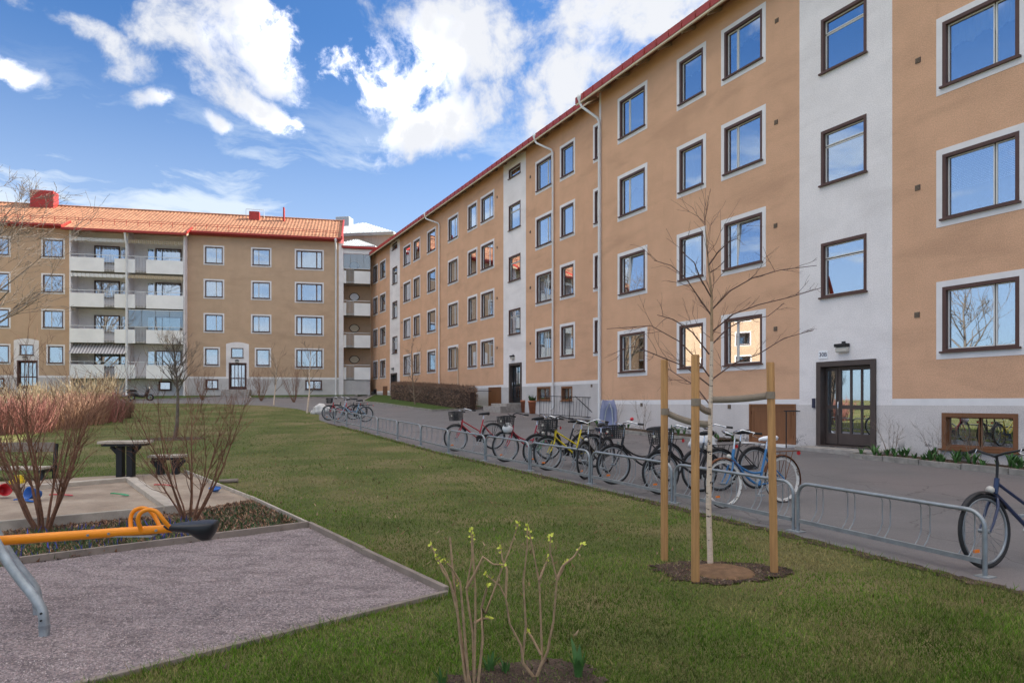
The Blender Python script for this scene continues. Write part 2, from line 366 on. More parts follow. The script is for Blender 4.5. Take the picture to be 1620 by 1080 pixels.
POSTS = [(513,664),(529.5,669.5),(548.5,674.5),(570.7,680),(597.6,687),(629,695),(666,704.5),(710,716),(768,728.5),(838.4,744),(934.5,765),(1065.5,795),(1259,840),(1565,914)]
RACK = [gp(*p) for p in POSTS]
d0 = (RACK[-1]-RACK[-2]).normalized()
edge = [RACK[-1]+d0*14, RACK[-1]+d0*3]+RACK[::-1]
def leftof(p, d, k): return Vector((p.x-d.y*k, p.y+d.x*k, 0))
nd = Vector((d0.y, -d0.x, 0)).normalized()
if nd.x > 0: nd = -nd
EDGE = [p+nd*.22 for p in edge]                       # lawn edge, just outside the rack feet
far_edge = [gp(505, 655.5), gp(470, 646.5), gp(420, 641.5), gp(340, 638.5), gp(200, 637.3), gp(0, 637), gp(-500, 637)]

# facades: X = a - m*Y for the two right-hand blocks, a line through two points for the left one
M_ = .515
class Fac:
    def __init__(s, O, ex): s.O = Vector((O[0], O[1])); s.ex = Vector(ex).normalized(); s.ey = Vector((-s.ex.y, s.ex.x))
    def pt(s, px, off=0):
        c = (px-810)/FPX; o = s.O+s.ey*off            # (cY, Y) = o + t ex
        t = (o.x-c*o.y)/(c*s.ex.y-s.ex.x); return o+s.ex*t, t
    def u(s, px, off=0): return s.pt(px, off)[1]
    def z(s, px, py, off=0): return CAM_H+(HOR-py)/FPX*s.pt(px, off)[0].y
    def w(s, u, y, z=0): p = s.O+s.ex*u+s.ey*y; return Vector((p.x, p.y, z))
    def root(s, name, label, cat): return thing(name, (s.O.x, s.O.y, 0), math.atan2(s.ex.y, s.ex.x), label, cat)
def rb(a, px):
    c = (px-810)/FPX; Y = a/(c+M_); return (c*Y, Y)
NE = Fac(rb(17.1, 949.5), (M_, -1)); FA = Fac(rb(19.61, 584), (M_, -1)); LE = Fac((-37.8, 56.25), (.9774, .2115))

fence_line = [LE.w(-40, .1), LE.w(LE.u(584), .1), FA.w(0, .1), FA.w(FA.u(949.5), .1), NE.w(0, .1), NE.w(34, .1)]
road = EDGE+far_edge+fence_line
road_o = sheet('road', [(p.x, p.y) for p in road], 'asphalt', .004)
# dark ragged strip of soil between lawn and asphalt
sm = MB(); rs = random.Random(5)
pl = EDGE[1:-1]
for i in range(len(pl)-1):
    a, b = pl[i], pl[i+1]; n_ = max(2, int((b-a).length/.12))
    for k in range(n_):
        p, q = a.lerp(b, k/n_), a.lerp(b, (k+1)/n_)
        w0, w1 = rs.uniform(.0, .07), rs.uniform(.05, .16)
        f = lambda p_, o_: (p_.x+nd.x*o_, p_.y+nd.y*o_, zg(p_.y+nd.y*o_)+.009)
        sm.quad(f(p, -w0), f(q, -rs.uniform(0, .07)), f(q, w1), f(p, w1))
sm.build('soil_edge', 'soil')['kind'] = 'structure'

GRAV = [gp(-420, 953), gp(30, 893.5), gp(488, 834), gp(706, 938), gp(140, 1082), gp(-700, 1250)]
sheet('gravel_pit', [(p.x, p.y) for p in GRAV], 'gravel', .006)
BED = [gp(-420, 953), gp(30, 893.5), gp(488, 834), gp(398, 791), gp(330, 803), gp(272, 812), gp(0, 842), gp(-420, 890)]
sheet('flower_bed', [(p.x, p.y) for p in BED], 'soil', .010)
SAND = [gp(-420, 890), gp(0, 842), gp(272, 812), gp(330, 803), gp(398, 791), gp(292, 748), gp(205, 751), gp(0, 762), gp(-420, 790)]
sheet('sand_ground', [(p.x, p.y) for p in SAND], 'sand', .005)
WAY = [LE.w(LE.u(352), -.3), LE.w(LE.u(397), -.3), gp(404, 637), gp(330, 637)]

def kerb_line(pts, parent, h=.11, w_=.10, L=1.0, single=True, m='kerb'):
    mb = MB()
    for a, b in zip(pts[:-1], pts[1:]):
        a, b = Vector((a.x, a.y, 0)), Vector((b.x, b.y, 0)); n_ = max(1, round((b-a).length/L))
        for k in range(n_):
            p, q = a.lerp(b, k/n_), a.lerp(b, (k+1)/n_); q = p+(q-p)*(1-.012/(q-p).length)
            hh = h+rnd.uniform(-.008, .008)
            p.z, q.z = zg(p.y)+hh/2-.02, zg(q.y)+hh/2-.02
            t = mb if single else MB()
            t.bar(p, q, w_, hh+.04)
            if not single: t.build('kerb_stone', m, parent, bevel=.008)
    if single: mb.build('kerb', m, parent)
def verge(pts, name='verge', m='verge_grass', near=False, nk=None):
    o = sheet(name, [(p.x, p.y) for p in pts], m, .07)
    kerb_line(pts[:nk] if nk else pts, o, single=not near)
    return o
V1 = [LE.w(LE.u(-260), -8.2), LE.w(LE.u(228), -8.2), LE.w(LE.u(330), -6.5), LE.w(LE.u(352), -1.2), LE.w(LE.u(352), -.02), LE.w(LE.u(-260), -.02)]
V2 = [LE.w(LE.u(397), -.02), LE.w(LE.u(397), -1.2), LE.w(LE.u(418), -7.0), LE.w(LE.u(500), -6.0), LE.w(LE.u(566), -4.6), FA.w(-.2, -1.5), LE.w(LE.u(583), -.02)]
verge(V1, nk=4); verge(V2[::1], nk=6)
V3 = [FA.w(2.2, -.02), gp(574, 636.2), gp(600, 639), gp(684, 650.5), gp(735, 648.5), gp(768, 645), FA.w(FA.u(772), -.02)]
verge(V3, nk=6)

# ---------------- buildings ----------------
def zone(name, m, parent, u0, u1, z0, z1, holes, y=0.):
    us = sorted({u0, u1}|{h[i] for h in holes for i in (0, 1) if u0 < h[i] < u1}); zs = sorted({z0, z1}|{h[i] for h in holes for i in (2, 3) if z0 < h[i] < z1})
    mb = MB()
    for i in range(len(us)-1):
        for j in range(len(zs)-1):
            cu, cz = (us[i]+us[i+1])/2, (zs[j]+zs[j+1])/2
            if any(h[0] < cu < h[1] and h[2] < cz < h[3] for h in holes): continue
            mb.quad((us[i], y, zs[j]), (us[i+1], y, zs[j]), (us[i+1], y, zs[j+1]), (us[i], y, zs[j+1]))
    return mb.build(name, m, parent)
def ring(mb, u0, u1, z0, z1, t, y0, y1, tb=None):
    tb = tb or t
    mb.box(u0, u0+t, y0, y1, z0, z1); mb.box(u1-t, u1, y0, y1, z0, z1); mb.box(u0+t, u1-t, y0, y1, z0, z0+tb); mb.box(u0+t, u1-t, y0, y1, z1-t, z1)
def drape(u0, u1, z0, z1, y, waves, amp, hang=None):
    mb = MB(); n_ = max(8, int(waves*6)); top, bot = [], []
    for i in range(n_+1):
        x = u0+(u1-u0)*i/n_; yy = y+amp*math.sin(i/n_*waves*2*math.pi)
        zb = z0 if hang is None else z0+hang(i/n_)
        top.append((x, yy, z1)); bot.append((x, yy+.01, zb))
    mb.add(top+bot, [(i, n_+1+i, n_+2+i, i+1) for i in range(n_)], True)
    mb.add([(p[0], p[1]+.004, p[2]) for p in top+bot], [(i+1, n_+2+i, n_+1+i, i) for i in range(n_)], True)
    return mb
wr = random.Random(21)
def window(par, u0, u1, z0, z1, div=None, trans=None, trim=.13, fm='brown', t=.075, sill=True, yb=0., cur=None, triple=False, tilt=False, pane='pane', sm_='sash'):
    """frame ring is the window; panes, sash, sill, plaster surround and curtains hang from it"""
    mb = MB(); ring(mb, u0, u1, z0, z1, t, yb-.012, yb+.16)
    mull = []
    if triple:
        for f in (.2, .78): x = u0+(u1-u0)*f; mb.box(x-.04, x+.04, yb+.02, yb+.12, z0+t, z1-t); mull.append(x)
    win = mb.build('window', fm, par)
    a0, a1, b0, b1 = u0+t, u1-t, z0+t, z1-t
    sb = MB()
    cells = []
    if triple:
        xs_ = [a0]+mull+[a1]
        for i in range(3): cells.append((xs_[i]+(.04 if i else 0), xs_[i+1]-(.04 if i < 2 else 0), b0, b1))
    elif div:
        x = a0+(a1-a0)*div; cells = [(a0, x-.012, b0, b1), (x+.012, a1, b0, b1)]
    elif trans:
        zz = b0+(b1-b0)*trans; cells = [(a0, a1, b0, zz-.012), (a0, a1, zz+.012, b1)]
    else: cells = [(a0, a1, b0, b1)]
    for c in cells: ring(sb, c[0]+.002, c[1]-.002, c[2]+.002, c[3]-.002, .022, yb+.075, yb+.12)
    so = sb.build('sash', sm_, win)
    for i, c in enumerate(cells):
        p = MB(); q = .020
        if tilt and i == len(cells)-1: p.box(c[0]+q, c[1]-q, -.003, .003, 0, c[3]-c[2]-2*q)
        else: p.box(c[0]+q, c[1]-q, yb+.092, yb+.098, c[2]+q, c[3]-q)
        po = p.build('pane', pane, win)
        if tilt and i == len(cells)-1: po.location = (0, yb+.06, c[2]+q); po.rotation_euler.x = R(-4)
    if sill:
        s = MB(); s.box(u0-.04, u1+.04, yb-.07, yb-.0125, z0-.012, z0+.028); s.build('sill', fm, win)
    if trim:
        s = MB(); ring(s, u0-trim, u1+trim, z0-trim-.01, z1+trim, trim-.001, yb-.009, yb+.03, trim-.001+.009); s.build('surround', 'trim', win)
    if cur is None: cur = wr.choice(['none', 'valance', 'valance', 'sides', 'sides', 'sheer', 'half', 'lamp', 'blind', 'plant'])
    y = yb+.17; W, H = a1-a0, b1-b0
    fmx = wr.choice(['fabric_white', 'fabric_white', 'fabric_white', 'fabric_blue', 'fabric_tan'])
    if cur == 'valance': drape(a0, a1, b1-.42*H, b1+.05, y-.03, W*7, .03, lambda f: .09*H*abs(math.sin(f*9))-.10*H*abs(f-.5)).build('curtain', 'fabric_white', win)
    elif cur == 'sides':
        drape(a0, a0+.3*W, b0-.05, b1+.05, y, W*5, .035, None).build('curtain', fmx, win); drape(a1-.26*W, a1, b0-.05, b1+.05, y, W*5, .035).build('curtain', fmx, win)
    elif cur == 'gather':
        for s0, s1 in ((a0, a0+.62*W), (a1, a1-.42*W)):
            m2 = MB(); n_ = 14
            for i in range(n_+1):
                f = i/n_; m2.v.append((s0+(s1-s0)*f, y+.03*math.sin(f*20), b1+.03)); m2.v.append((s0+(s1-s0)*f*.16, y+.03*math.sin(f*20), b0-.05))
                if i: k = 2*i; m2.f.append((k-2, k-1, k+1, k)); m2.sm.append(True)
            m2.build('curtain', 'fabric_white', win)
    elif cur == 'sheer': drape(a0, a1, b0-.05, b1+.05, y, W*9, .022).build('curtain', fmx, win)
    elif cur == 'half': drape(a0, a0+.5*W, b0-.05, b1+.05, y, W*5, .03).build('curtain', fmx, win)
    elif cur == 'blind':
        s = MB(); k = 0; zz = b1
        while zz > b0+.45*H: s.box(a0, a1, y-.012, y+.012, zz-.004, zz); zz -= .035
        s.build('blind', 'fabric_white', win)
    elif cur == 'lamp':
        x = a0+W*wr.uniform(.35, .7); MB().lathe([(.09, b0+.30), (.14, b0+.12), (.02, b0+.12), (.02, b0-.05), (.07, b0-.05)], 12, (x, y+.05, 0)).build('table_lamp', 'lamp_shade', win)
    elif cur == 'plant':
        x = a0+W*wr.uniform(.3, .7); s = MB()
        for k in range(26):
            a = wr.uniform(0, 6.3); l = wr.uniform(.1, .32); p = Vector((x, y+.06, b0)); q = p+Vector((math.cos(a)*.6, math.sin(a)*.3, wr.uniform(.4, 1)))*l
            s.quad(p, p.lerp(q, .6)+Vector((.025, 0, .02)), q, p.lerp(q, .6)-Vector((.025, 0, 0)))
        s.build('pot_plant', 'leaf_green', win)
    return win
def hole(u0, u1, z0, z1, s=.004): return (u0+s, u1-s, z0+s, z1-s)
def downpipe(par, u, ztop, zbot, y=-.09, r=.05, eave=.58, swing=0., m='white_metal'):
    mb = MB(); mb.tube([(u-swing, -eave, ztop-.30), (u-swing*.9, -eave+.02, ztop-.42), (u-.03*(1 if swing > 0 else 0), y-.06, ztop-.95), (u, y, ztop-1.1), (u, y, zbot+.35)], r, 10)
    mb.tube([(u, y, zbot+.4), (u, y, zbot+.12), (u, y-.1, zbot+.02)], r*1.12, 10)
    o = mb.build('downpipe', m, par)
    MB().lathe([(.035, ztop-.34), (.06, ztop-.28), (.14, ztop-.06), (.15, ztop+.02), (.135, ztop+.02), (.05, ztop-.22)], 14, (u-swing, -eave, 0)).build('hopper', m, o)
    s = MB(); zz = zbot+1.2
    while zz < ztop-1.2: s.torus((u, y, zz), r+.004, .012, 12, 5, 'z'); s.box(u-.012, u+.012, y, 0, zz-.012, zz+.012); zz += 2.4
    s.build('pipe_clamp', m, o)
def eave_roof(par, u0, u1, zt, depth, pitch=27, over=.6, m='tile', fascia=True):
    k = math.tan(R(pitch)); yr = depth/2; zr = zt+(yr+over)*k
    r_ = MB()
    a = [(-over, zt), (yr, zr), (depth+over, zt), (depth+over, zt-.16), (yr, zr-.16), (-over, zt-.16)]
    n_ = len(a); vs_ = [(u, p[0], p[1]) for u in (u0, u1) for p in a]
    r_.add(vs_, [(i, (i+1) % n_, n_+(i+1) % n_, n_+i)[::-1] for i in range(n_)]+[(0,1,4,5), (1,2,3,4), (n_+5,n_+4,n_+1,n_), (n_+4,n_+3,n_+2,n_+1)])
    ro = r_.build('roof', m, par)
    f = MB(); x = u0-.03
    while x < u1+.03:
        x2 = min(x+.62, u1+.03); f.box(x, x2-.012, -over-.05, -over-.004, zt-.17, zt+.07); f.box(x2-.03, x2-.012, -over-.068, -over-.05, zt-.17, zt+.075); x = x2
    f.build('fascia', 'red_metal', ro)
    MB().box(u0-.02, u1+.02, -over-.03, -over+.03, zt-.235, zt-.172).build('eave_board', 'cream', ro)
    x = u0+.3; nk = 0
    while x < u1:
        b = MB(); b.bar((x, -over+.04, zt-.225), (x, .15, zt-.225+(over+.11)*k), .07, .10); b.build('rafter_end', 'soffit', ro); x += 1.15
    return ro
def body(par, u0, u1, z0, z1, depth, m, front=False):
    mb = MB()
    mb.quad((u1, 0, z0), (u1, depth, z0), (u1, depth, z1), (u1, 0, z1)); mb.quad((u0, depth, z0), (u0, 0, z0), (u0, 0, z1), (u0, depth, z1)); mb.quad((u1, depth, z0), (u0, depth, z0), (u0, depth, z1), (u1, depth, z1))
    k = math.tan(R(27))
    for u in (u0, u1): mb.add([(u, 0, z1), (u, depth, z1), (u, depth/2, z1+depth/2*k)], [(0, 1, 2)])
    mb.build('end_wall', m, par)
    MB().box(u0+.1, u1-.1, .75, .8, z0, z1).build('dark_backing', 'unlit_room', par)  # near-black sheet, its colour stands in for the dimness of the rooms
def panel_door(par, u0, u1, z0, z1, y, cols, rows, fm, pane='pane', name='door', stile=.09, rail=.1, kick=.2, handle=True, hx=None):
    mb = MB(); cw = (u1-u0-2*stile-(cols-1)*stile*.6)/cols
    mb.box(u0, u0+stile, y, y+.05, z0, z1); mb.box(u1-stile, u1, y, y+.05, z0, z1)
    mb.box(u0+stile, u1-stile, y, y+.05, z0, z0+kick); mb.box(u0+stile, u1-stile, y, y+.05, z1-rail, z1)
    zsp = [z0+kick]+[z0+kick+(z1-rail-z0-kick)*f for f in rows]+[z1-rail]
    cells = []
    for i in range(len(rows)):
        zc = zsp[i+1]; mb.box(u0+stile, u1-stile, y, y+.05, zc-rail/2, zc+rail/2)
    for c in range(cols):
        x = u0+stile+c*(cw+stile*.6)
        if c: 
            for i in range(len(zsp)-1): mb.box(x-stile*.6, x, y+.002, y+.048, zsp[i]+(rail/2 if i else 0), zsp[i+1]-(rail/2 if i < len(zsp)-2 else 0))
        for i in range(len(zsp)-1): cells.append((x, x+cw, zsp[i]+(rail/2 if i else 0), zsp[i+1]-(rail/2 if i < len(zsp)-2 else 0)))
    d = mb.build(name, fm, par)
    for c in cells: MB().box(c[0], c[1], y+.022, y+.03, c[2], c[3]).build('pane', pane, d)
    if handle:
        hx = hx or u0+stile*.5; zc = z0+(z1-z0)*.46
        MB().tube([(hx, y, zc-.16), (hx, y-.05, zc-.15), (hx, y-.05, zc+.17), (hx, y, zc+.18)], .012, 8).build('handle', 'chrome', d)
    return d
def vent(par, u, z, s=.11, y=-.012):
    mb = MB(); mb.box(u-s/2, u+s/2, y, .0, z-s/2, z+s/2); v = mb.build('vent', 'brown_dark', par)
    q = MB()
    for k in range(4): q.bar((u-s/2+.01, y-.006, z-s/2+s*(k+.5)/4), (u+s/2-.01, y-.006, z-s/2+s*(k+.5)/4), .012, .01)
    q.build('louvre', 'soffit', v)
def hatch(par, u0, u1, z0, z1):
    fr = MB(); ring(fr, u0, u1, z0, z1, .06, -.02, .06); h = fr.build('hatch_door', 'hatch_brown', par); mid = (u0+u1)/2
    for a, b in ((u0+.062, mid-.004), (mid+.004, u1-.062)):
        q = MB(); q.box(a, b, .0, .04, z0+.062, z1-.062); lf = q.build('leaf', 'hatch_brown', h)
        q = MB(); ring(q, a+.10, b-.10, z0+.2, z1-.18, .015, -.01, .004); q.build('moulding', 'hatch_brown', lf)
        q = MB(); 
        for zz in (z0+.25, z1-.25): q.tube([(a+.015 if a < mid-.1 and a == u0+.062 else b-.015, -.012, zz-.05), (a+.015 if a == u0+.062 else b-.015, -.012, zz+.05)], .012, 6)
        q.build('hinge', 'rust', lf)

# ---- near block of the right-hand house
nb = NE.root('apartment_house', 'peach rendered four storey house nearest the birch, white stair bay with dark entrance door', 'building')
NU1 = 33.; H0 = 1.58
sills = [2.58, 5.47, 8.36, 11.25]; WH = 1.43
ua = lambda p: NE.u(p)
holes = []; wins = []
for i, z in enumerate(sills):
    cA = ['lamp', 'plant', 'valance', 'none'][i]; cB = ['valance', 'sides', 'half', 'valance'][i]; cC = ['gather', 'lamp', 'plant', 'valance'][i]; cE = ['plant', 'blind', 'valance', 'valance'][i]
    wins += [(ua(980.5), ua(1020.5), z, z+WH, dict(div=.32, cur=cA, tilt=(i == 1))), (ua(1075), ua(1112.5), z, z+WH, dict(cur=cB)),
             (ua(1146), ua(1206), z, z+WH, dict(div=.30, cur=cC, tilt=(i == 1))), (ua(1491), ua(1613), z, z+WH, dict(div=.70, cur=cE))]
    for uu in (24.6, 28.6): wins.append((uu-8, uu-6.6, z, z+WH, dict(div=.3))) if uu-8 > ua(1613)+.6 else None
for z in (4.17, 7.06, 9.95): wins.append((ua(1299), ua(1371), z, z+1.42, dict(trans=.74, trim=0, cur='none')))
wins.append((ua(1299)+.1, ua(1371)-.1, 12.4, 12.9, dict(trim=0, cur='none')))
su0, su1 = ua(1264.8), ua(1411.5)
du0, du1, dz0, dz1 = ua(1293), ua(1386.5), .40, 2.54
bz0, bz1 = .47, 1.27; bu0, bu1 = ua(1490), ua(1611)
hu0, hu1, hz0, hz1 = ua(1185.5), ua(1259.3), .30, 1.45
holes = [hole(*w_[:4]) for w_ in wins]+[hole(du0, du1, dz0, dz1), hole(bu0, bu1, bz0, bz1), hole(hu0, hu1, hz0, hz1)]
TOPN = 13.55
zone('wall', 'stucco_peach', nb, 0, su0, H0, TOPN, holes); zone('wall', 'stucco_peach', nb, su1, NU1, H0, TOPN, holes)
zone('stair_bay', 'stucco_white', nb, su0, su1, H0-.15, TOPN, holes)
zone('plinth', 'plinth_worn', nb, 0, NU1, -.6, H0-.15, holes)
zone('plinth_band', 'trim', nb, 0, su0, H0-.15, H0, holes); zone('plinth_band', 'trim', nb, su1, NU1, H0-.15, H0, holes)
body(nb, 0, NU1, -.6, TOPN, 11, 'stucco_peach')
MB().box(-.05, .07, -.012, .1, H0, TOPN-.05).build('corner_strip', 'trim', nb)
eave_roof(nb, -.75, NU1, 13.42, 11)
for w_ in wins: window(nb, *w_[:4], **w_[4])
window(nb, bu0, bu1, bz0, bz1, div=.5, trim=0, fm='hatch_brown', t=.09, cur='none', sm_='hatch_brown', pane='pane')
hatch(nb, hu0, hu1, hz0, hz1)
MB().box(hu0-.1, hu1+.05, -.42, -.02, zg(18)+.0, zg(18)+.07).build('hatch_threshold', 'white_metal', nb)
fr = MB(); ring(fr, du0, du1, dz0-.02, dz1, .13, -.05, .35, .03); fo = fr.build('door_surround', 'brown_dark', nb)
sp_ = du0+.13+(du1-du0-.26)*.26
panel_door(nb, sp_+.02, du1-.135, dz0+.03, dz1-.14, .14, 3, (.42,), 'brown_dark', stile=.085, kick=.28, hx=sp_+.05)
panel_door(nb, du0+.135, sp_, dz0+.03, dz1-.14, .14, 1, (.42,), 'brown_dark', name='side_light', stile=.06, kick=.28, handle=False)
MB().box(du0-.2, du1+.35, -.62, .1, zg(17)-.1, .36).build('doorstep', 'concrete', nb, bevel=.015)
for p in ((1229, 33), (1228, 193.5), (1227, 357), (1227, 520), (1452.5, 96), (1452, 297), (1451, 498), (1015, 640), (1154, 643)):
    vent(nb, ua(p[0]), NE.z(*p), .12)
downpipe(nb, .06, 13.45, .3, swing=.55)
MB().box(ua(1286), ua(1290), -.04, 0, NE.z(1288, 645), NE.z(1288, 630)).build('intercom', 'ink', nb)

# ---- far block
fb = FA.root('apartment_house', 'peach rendered house further off with two white stair bays and a hedge along its foot', 'building')
uf = lambda p: FA.u(p)
FU1 = uf(949.5)+4; fs = [3.72, 6.62, 9.53, 12.43]; TOPF = 15.1; P0 = 2.5
wins = []
for z in fs:
    for a, b, kw in ((849, 872.5, dict(div=.72)), (888, 907.5, {}), (941, 964, {}), (761.7, 780.6, dict(div=.62)), (741, 753.8, {}), (709.7, 724, dict(div=.6)), (676.6, 688.8, dict()), (654.8, 664, {}), (638.8, 649.2, {}), (601.7, 609.8, {}), (591, 597.4, {})):
        wins.append((uf(a), uf(b), z, z+1.46, kw))
for a, b, lst in ((805, 823.5, ((266, 279), (322, 362), (408, 444), (492, 529))), (621, 628.6, ((386.5, 394.5), (421, 449), (477, 503.5), (533, 559)))):
    for k, (t_, b_) in enumerate(lst):
        z0 = FA.z((a+b)/2, b_); wins.append((uf(a), uf(b), z0, z0+(.55 if k == 0 else 1.42), dict(trim=0, cur='none', trans=None if k == 0 else .74)))
dl = []
doors = []
for a, b, pb, pt_ in ((806, 825.5, 637, 575), (618.6, 628.4, 631.5, 590.5)):
    z0 = FA.z((a+b)/2, pb); doors.append((uf(a), uf(b), z0, z0+2.2))
bas = [(uf(849.5), uf(871), FA.z(860, 634), FA.z(860, 611.5)), (uf(888), uf(905.5), FA.z(896, 634.5), FA.z(896, 611))]
bas2 = [(uf(739.5), uf(746), 1.75, 2.3), (uf(591), uf(596), 2.2, 2.7)]
hat = [(uf(773), uf(793), zg(40)+.05, 2.38), (uf(606), uf(613), zg(58)+.05, 2.9)]
bays = ((uf(796.4), uf(832)), (uf(616.8), uf(632.6)))
holes = [hole(*w_[:4]) for w_ in wins+doors+bas+bas2+hat]
cuts = [0, bays[1][0], bays[1][1], bays[0][0], bays[0][1], FU1]
for i in range(5):
    nm, mm = (('wall', 'stucco_peach'), ('stair_bay', 'stucco_white'))[i % 2]
    zone(nm, mm, fb, cuts[i], cuts[i+1], P0 if i % 2 == 0 else P0-.16, TOPF, holes)
    if i % 2 == 0: zone('plinth_band', 'trim', fb, cuts[i], cuts[i+1], P0-.16, P0, holes)
zone('plinth', 'plinth', fb, 0, FU1, 0, P0-.16, holes)
body(fb, 0, FU1, 0, TOPF, 11, 'stucco_peach')
eave_roof(fb, -.4, FU1, 14.95, 11)
for w_ in wins: window(fb, *w_[:4], **w_[4])
for b in bas: window(fb, *b, div=.5, trim=0, fm='hatch_brown', t=.09, cur='plant', sm_='hatch_brown')
for b in bas2: window(fb, *b, trim=0, fm='brown_dark', cur='none', sm_='brown_dark')
for h in hat: hatch(fb, *h)
for d in doors:
    fr = MB(); ring(fr, *d, .13, -.05, .3, .03); fr.build('door_surround', 'brown_dark', fb)
    panel_door(fb, d[0]+.135, d[1]-.135, d[2]+.03, d[3]-.135, .14, 2, (.4,), 'black', stile=.09, kick=.25)
    MB().box(d[0]-.3, d[1]+.15, -1.0, .1, 0, d[2]-.03).build('doorstep', 'concrete', fb, bevel=.015)
    MB().box(d[0]-.5, d[1]+.2, -1.4, -1.002, 0, d[2]-.18).build('doorstep', 'concrete', fb, bevel=.015)
downpipe(fb, uf(877), 14.98, 1.1, swing=.9); downpipe(fb, uf(696.5), 14.98, 1.7, swing=1.4); downpipe(fb, .12, 14.98, 2.1, swing=.2)
for px, pys in ((786.5, (312, 391.5, 471.5, 550)), (839, (280, 367, 455, 543)), (636, (455, 510)), (936, (610,))):
    for py in pys: vent(fb, uf(px), FA.z(px, py), .13)
MB().tube([(uf(726), -.06, P0-.4), (uf(726), -.06, 5.0), (uf(726)+.1, -.2, 5.1)], .035, 8).build('vent_pipe', 'cream', fb)

# ---- left-hand house with balconies
lb = LE.root('apartment_house', 'brown rendered house with orange tiled roof, white balconies and red gutters', 'building')
ul = lambda p: LE.u(p)
U0, U1, P1, TOPL = ul(-330), ul(536), 3.70, 16.0
ls = [4.70, 7.62, 10.55, 13.45]; BB0, BB1, BM = ul(116.7), ul(296), ul(207)
wins = []
for i, z in enumerate(ls):
    if i: wins += [(ul(324.5), ul(352.3), z, z+1.42, dict(div=.64)), (ul(399.5), ul(427), z, z+1.42, dict(div=.34))]
    else: wins += [(ul(324.5), ul(345.6), z, z+1.42, {}), (ul(405.5), ul(426.5), z, z+1.42, {})]
    wins.append((ul(468.7), ul(510), z-.12, z+1.45, dict(triple=True, t=.09)))
    wins.append((ul(68) if i else ul(76), ul(100), z, z+1.42, dict(div=.4) if i else {}))
    wins.append((ul(-16), ul(14), z, z+1.42, dict(div=.4)))
    wins.append((ul(-150), ul(-118), z, z+1.42, dict(div=.4)))
ent = []
for a, b, s0, s1, w0, w1 in ((362, 390, 357.6, 393.8, 365.5, 385), (27, 59.5, 21.7, 61.5, 31, 53)):
    ent.append((ul(a), ul(b), 2.62, 4.92, ul(s0), ul(s1), ul(w0), ul(w1)))
    wins.append((ul(w0), ul(w1), 5.35, 6.2, dict(trim=0, cur='none', t=.06)))
basl = [(ul(325), ul(345.5), 2.6, 3.46), (ul(483), ul(509.5), 2.6, 3.46), (ul(-16), ul(7), 2.6, 3.46)]
holes = [hole(*w_[:4]) for w_ in wins]+[hole(*b) for b in basl]+[hole(*e[:4]) for e in ent]
holes += [(BB0, BB1, -1, 17)]
entz = [(e[4], e[5], P1-.2, 6.55) for e in ent]
for c0, c1 in ((U0, BB0), (BB1, U1)): zone('wall', 'stucco_brown', lb, c0, c1, P1, TOPL, holes+entz); zone('plinth', 'plinth', lb, c0, c1, .8, P1-.16, holes)
for c0, c1 in ((U0, ent[1][4]), (ent[1][5], BB0), (BB1, ent[0][4]), (ent[0][5], U1)): zone('plinth_band', 'trim', lb, c0, c1, P1-.16, P1, holes)
for e in ent:
    zone('entrance_surround', 'stucco_white', lb, e[4], e[5], P1-.16, 6.55, holes)
    q = MB(); n_ = 10; pts = [(e[4]+(e[5]-e[4])*k/n_, 6.55+.16*math.sin(math.pi*k/n_)) for k in range(n_+1)]
    for k in range(n_): q.quad((pts[k][0], -.004, 6.549), (pts[k+1][0], -.004, 6.549), (pts[k+1][0], -.004, pts[k+1][1]), (pts[k][0], -.004, pts[k][1]))
    q.build('entrance_arch', 'stucco_white', lb)
    fr = MB(); ring(fr, *e[:4], .1, -.03, .4, .03); fr.build('door_surround', 'brown', lb)
    panel_door(lb, e[0]+.105, e[1]-.105, e[2]+.03, e[3]-.105, .2, 4, (.38,), 'brown', stile=.09, kick=.22)
    for k in range(3): MB().box(e[0]-.4, e[1]+.4, -.5-.32*(k+1), -.5-.32*k if k else .2, 1.9, 2.58-.17*k).build('doorstep', 'concrete', lb)
body(lb, U0, U1, .8, TOPL, 11, 'stucco_brown')
for w_ in wins: window(lb, *w_[:4], **w_[4])
for b in basl: window(lb, *b, trim=0, fm='brown', t=.1, cur='none', div=.5, sm_='brown')
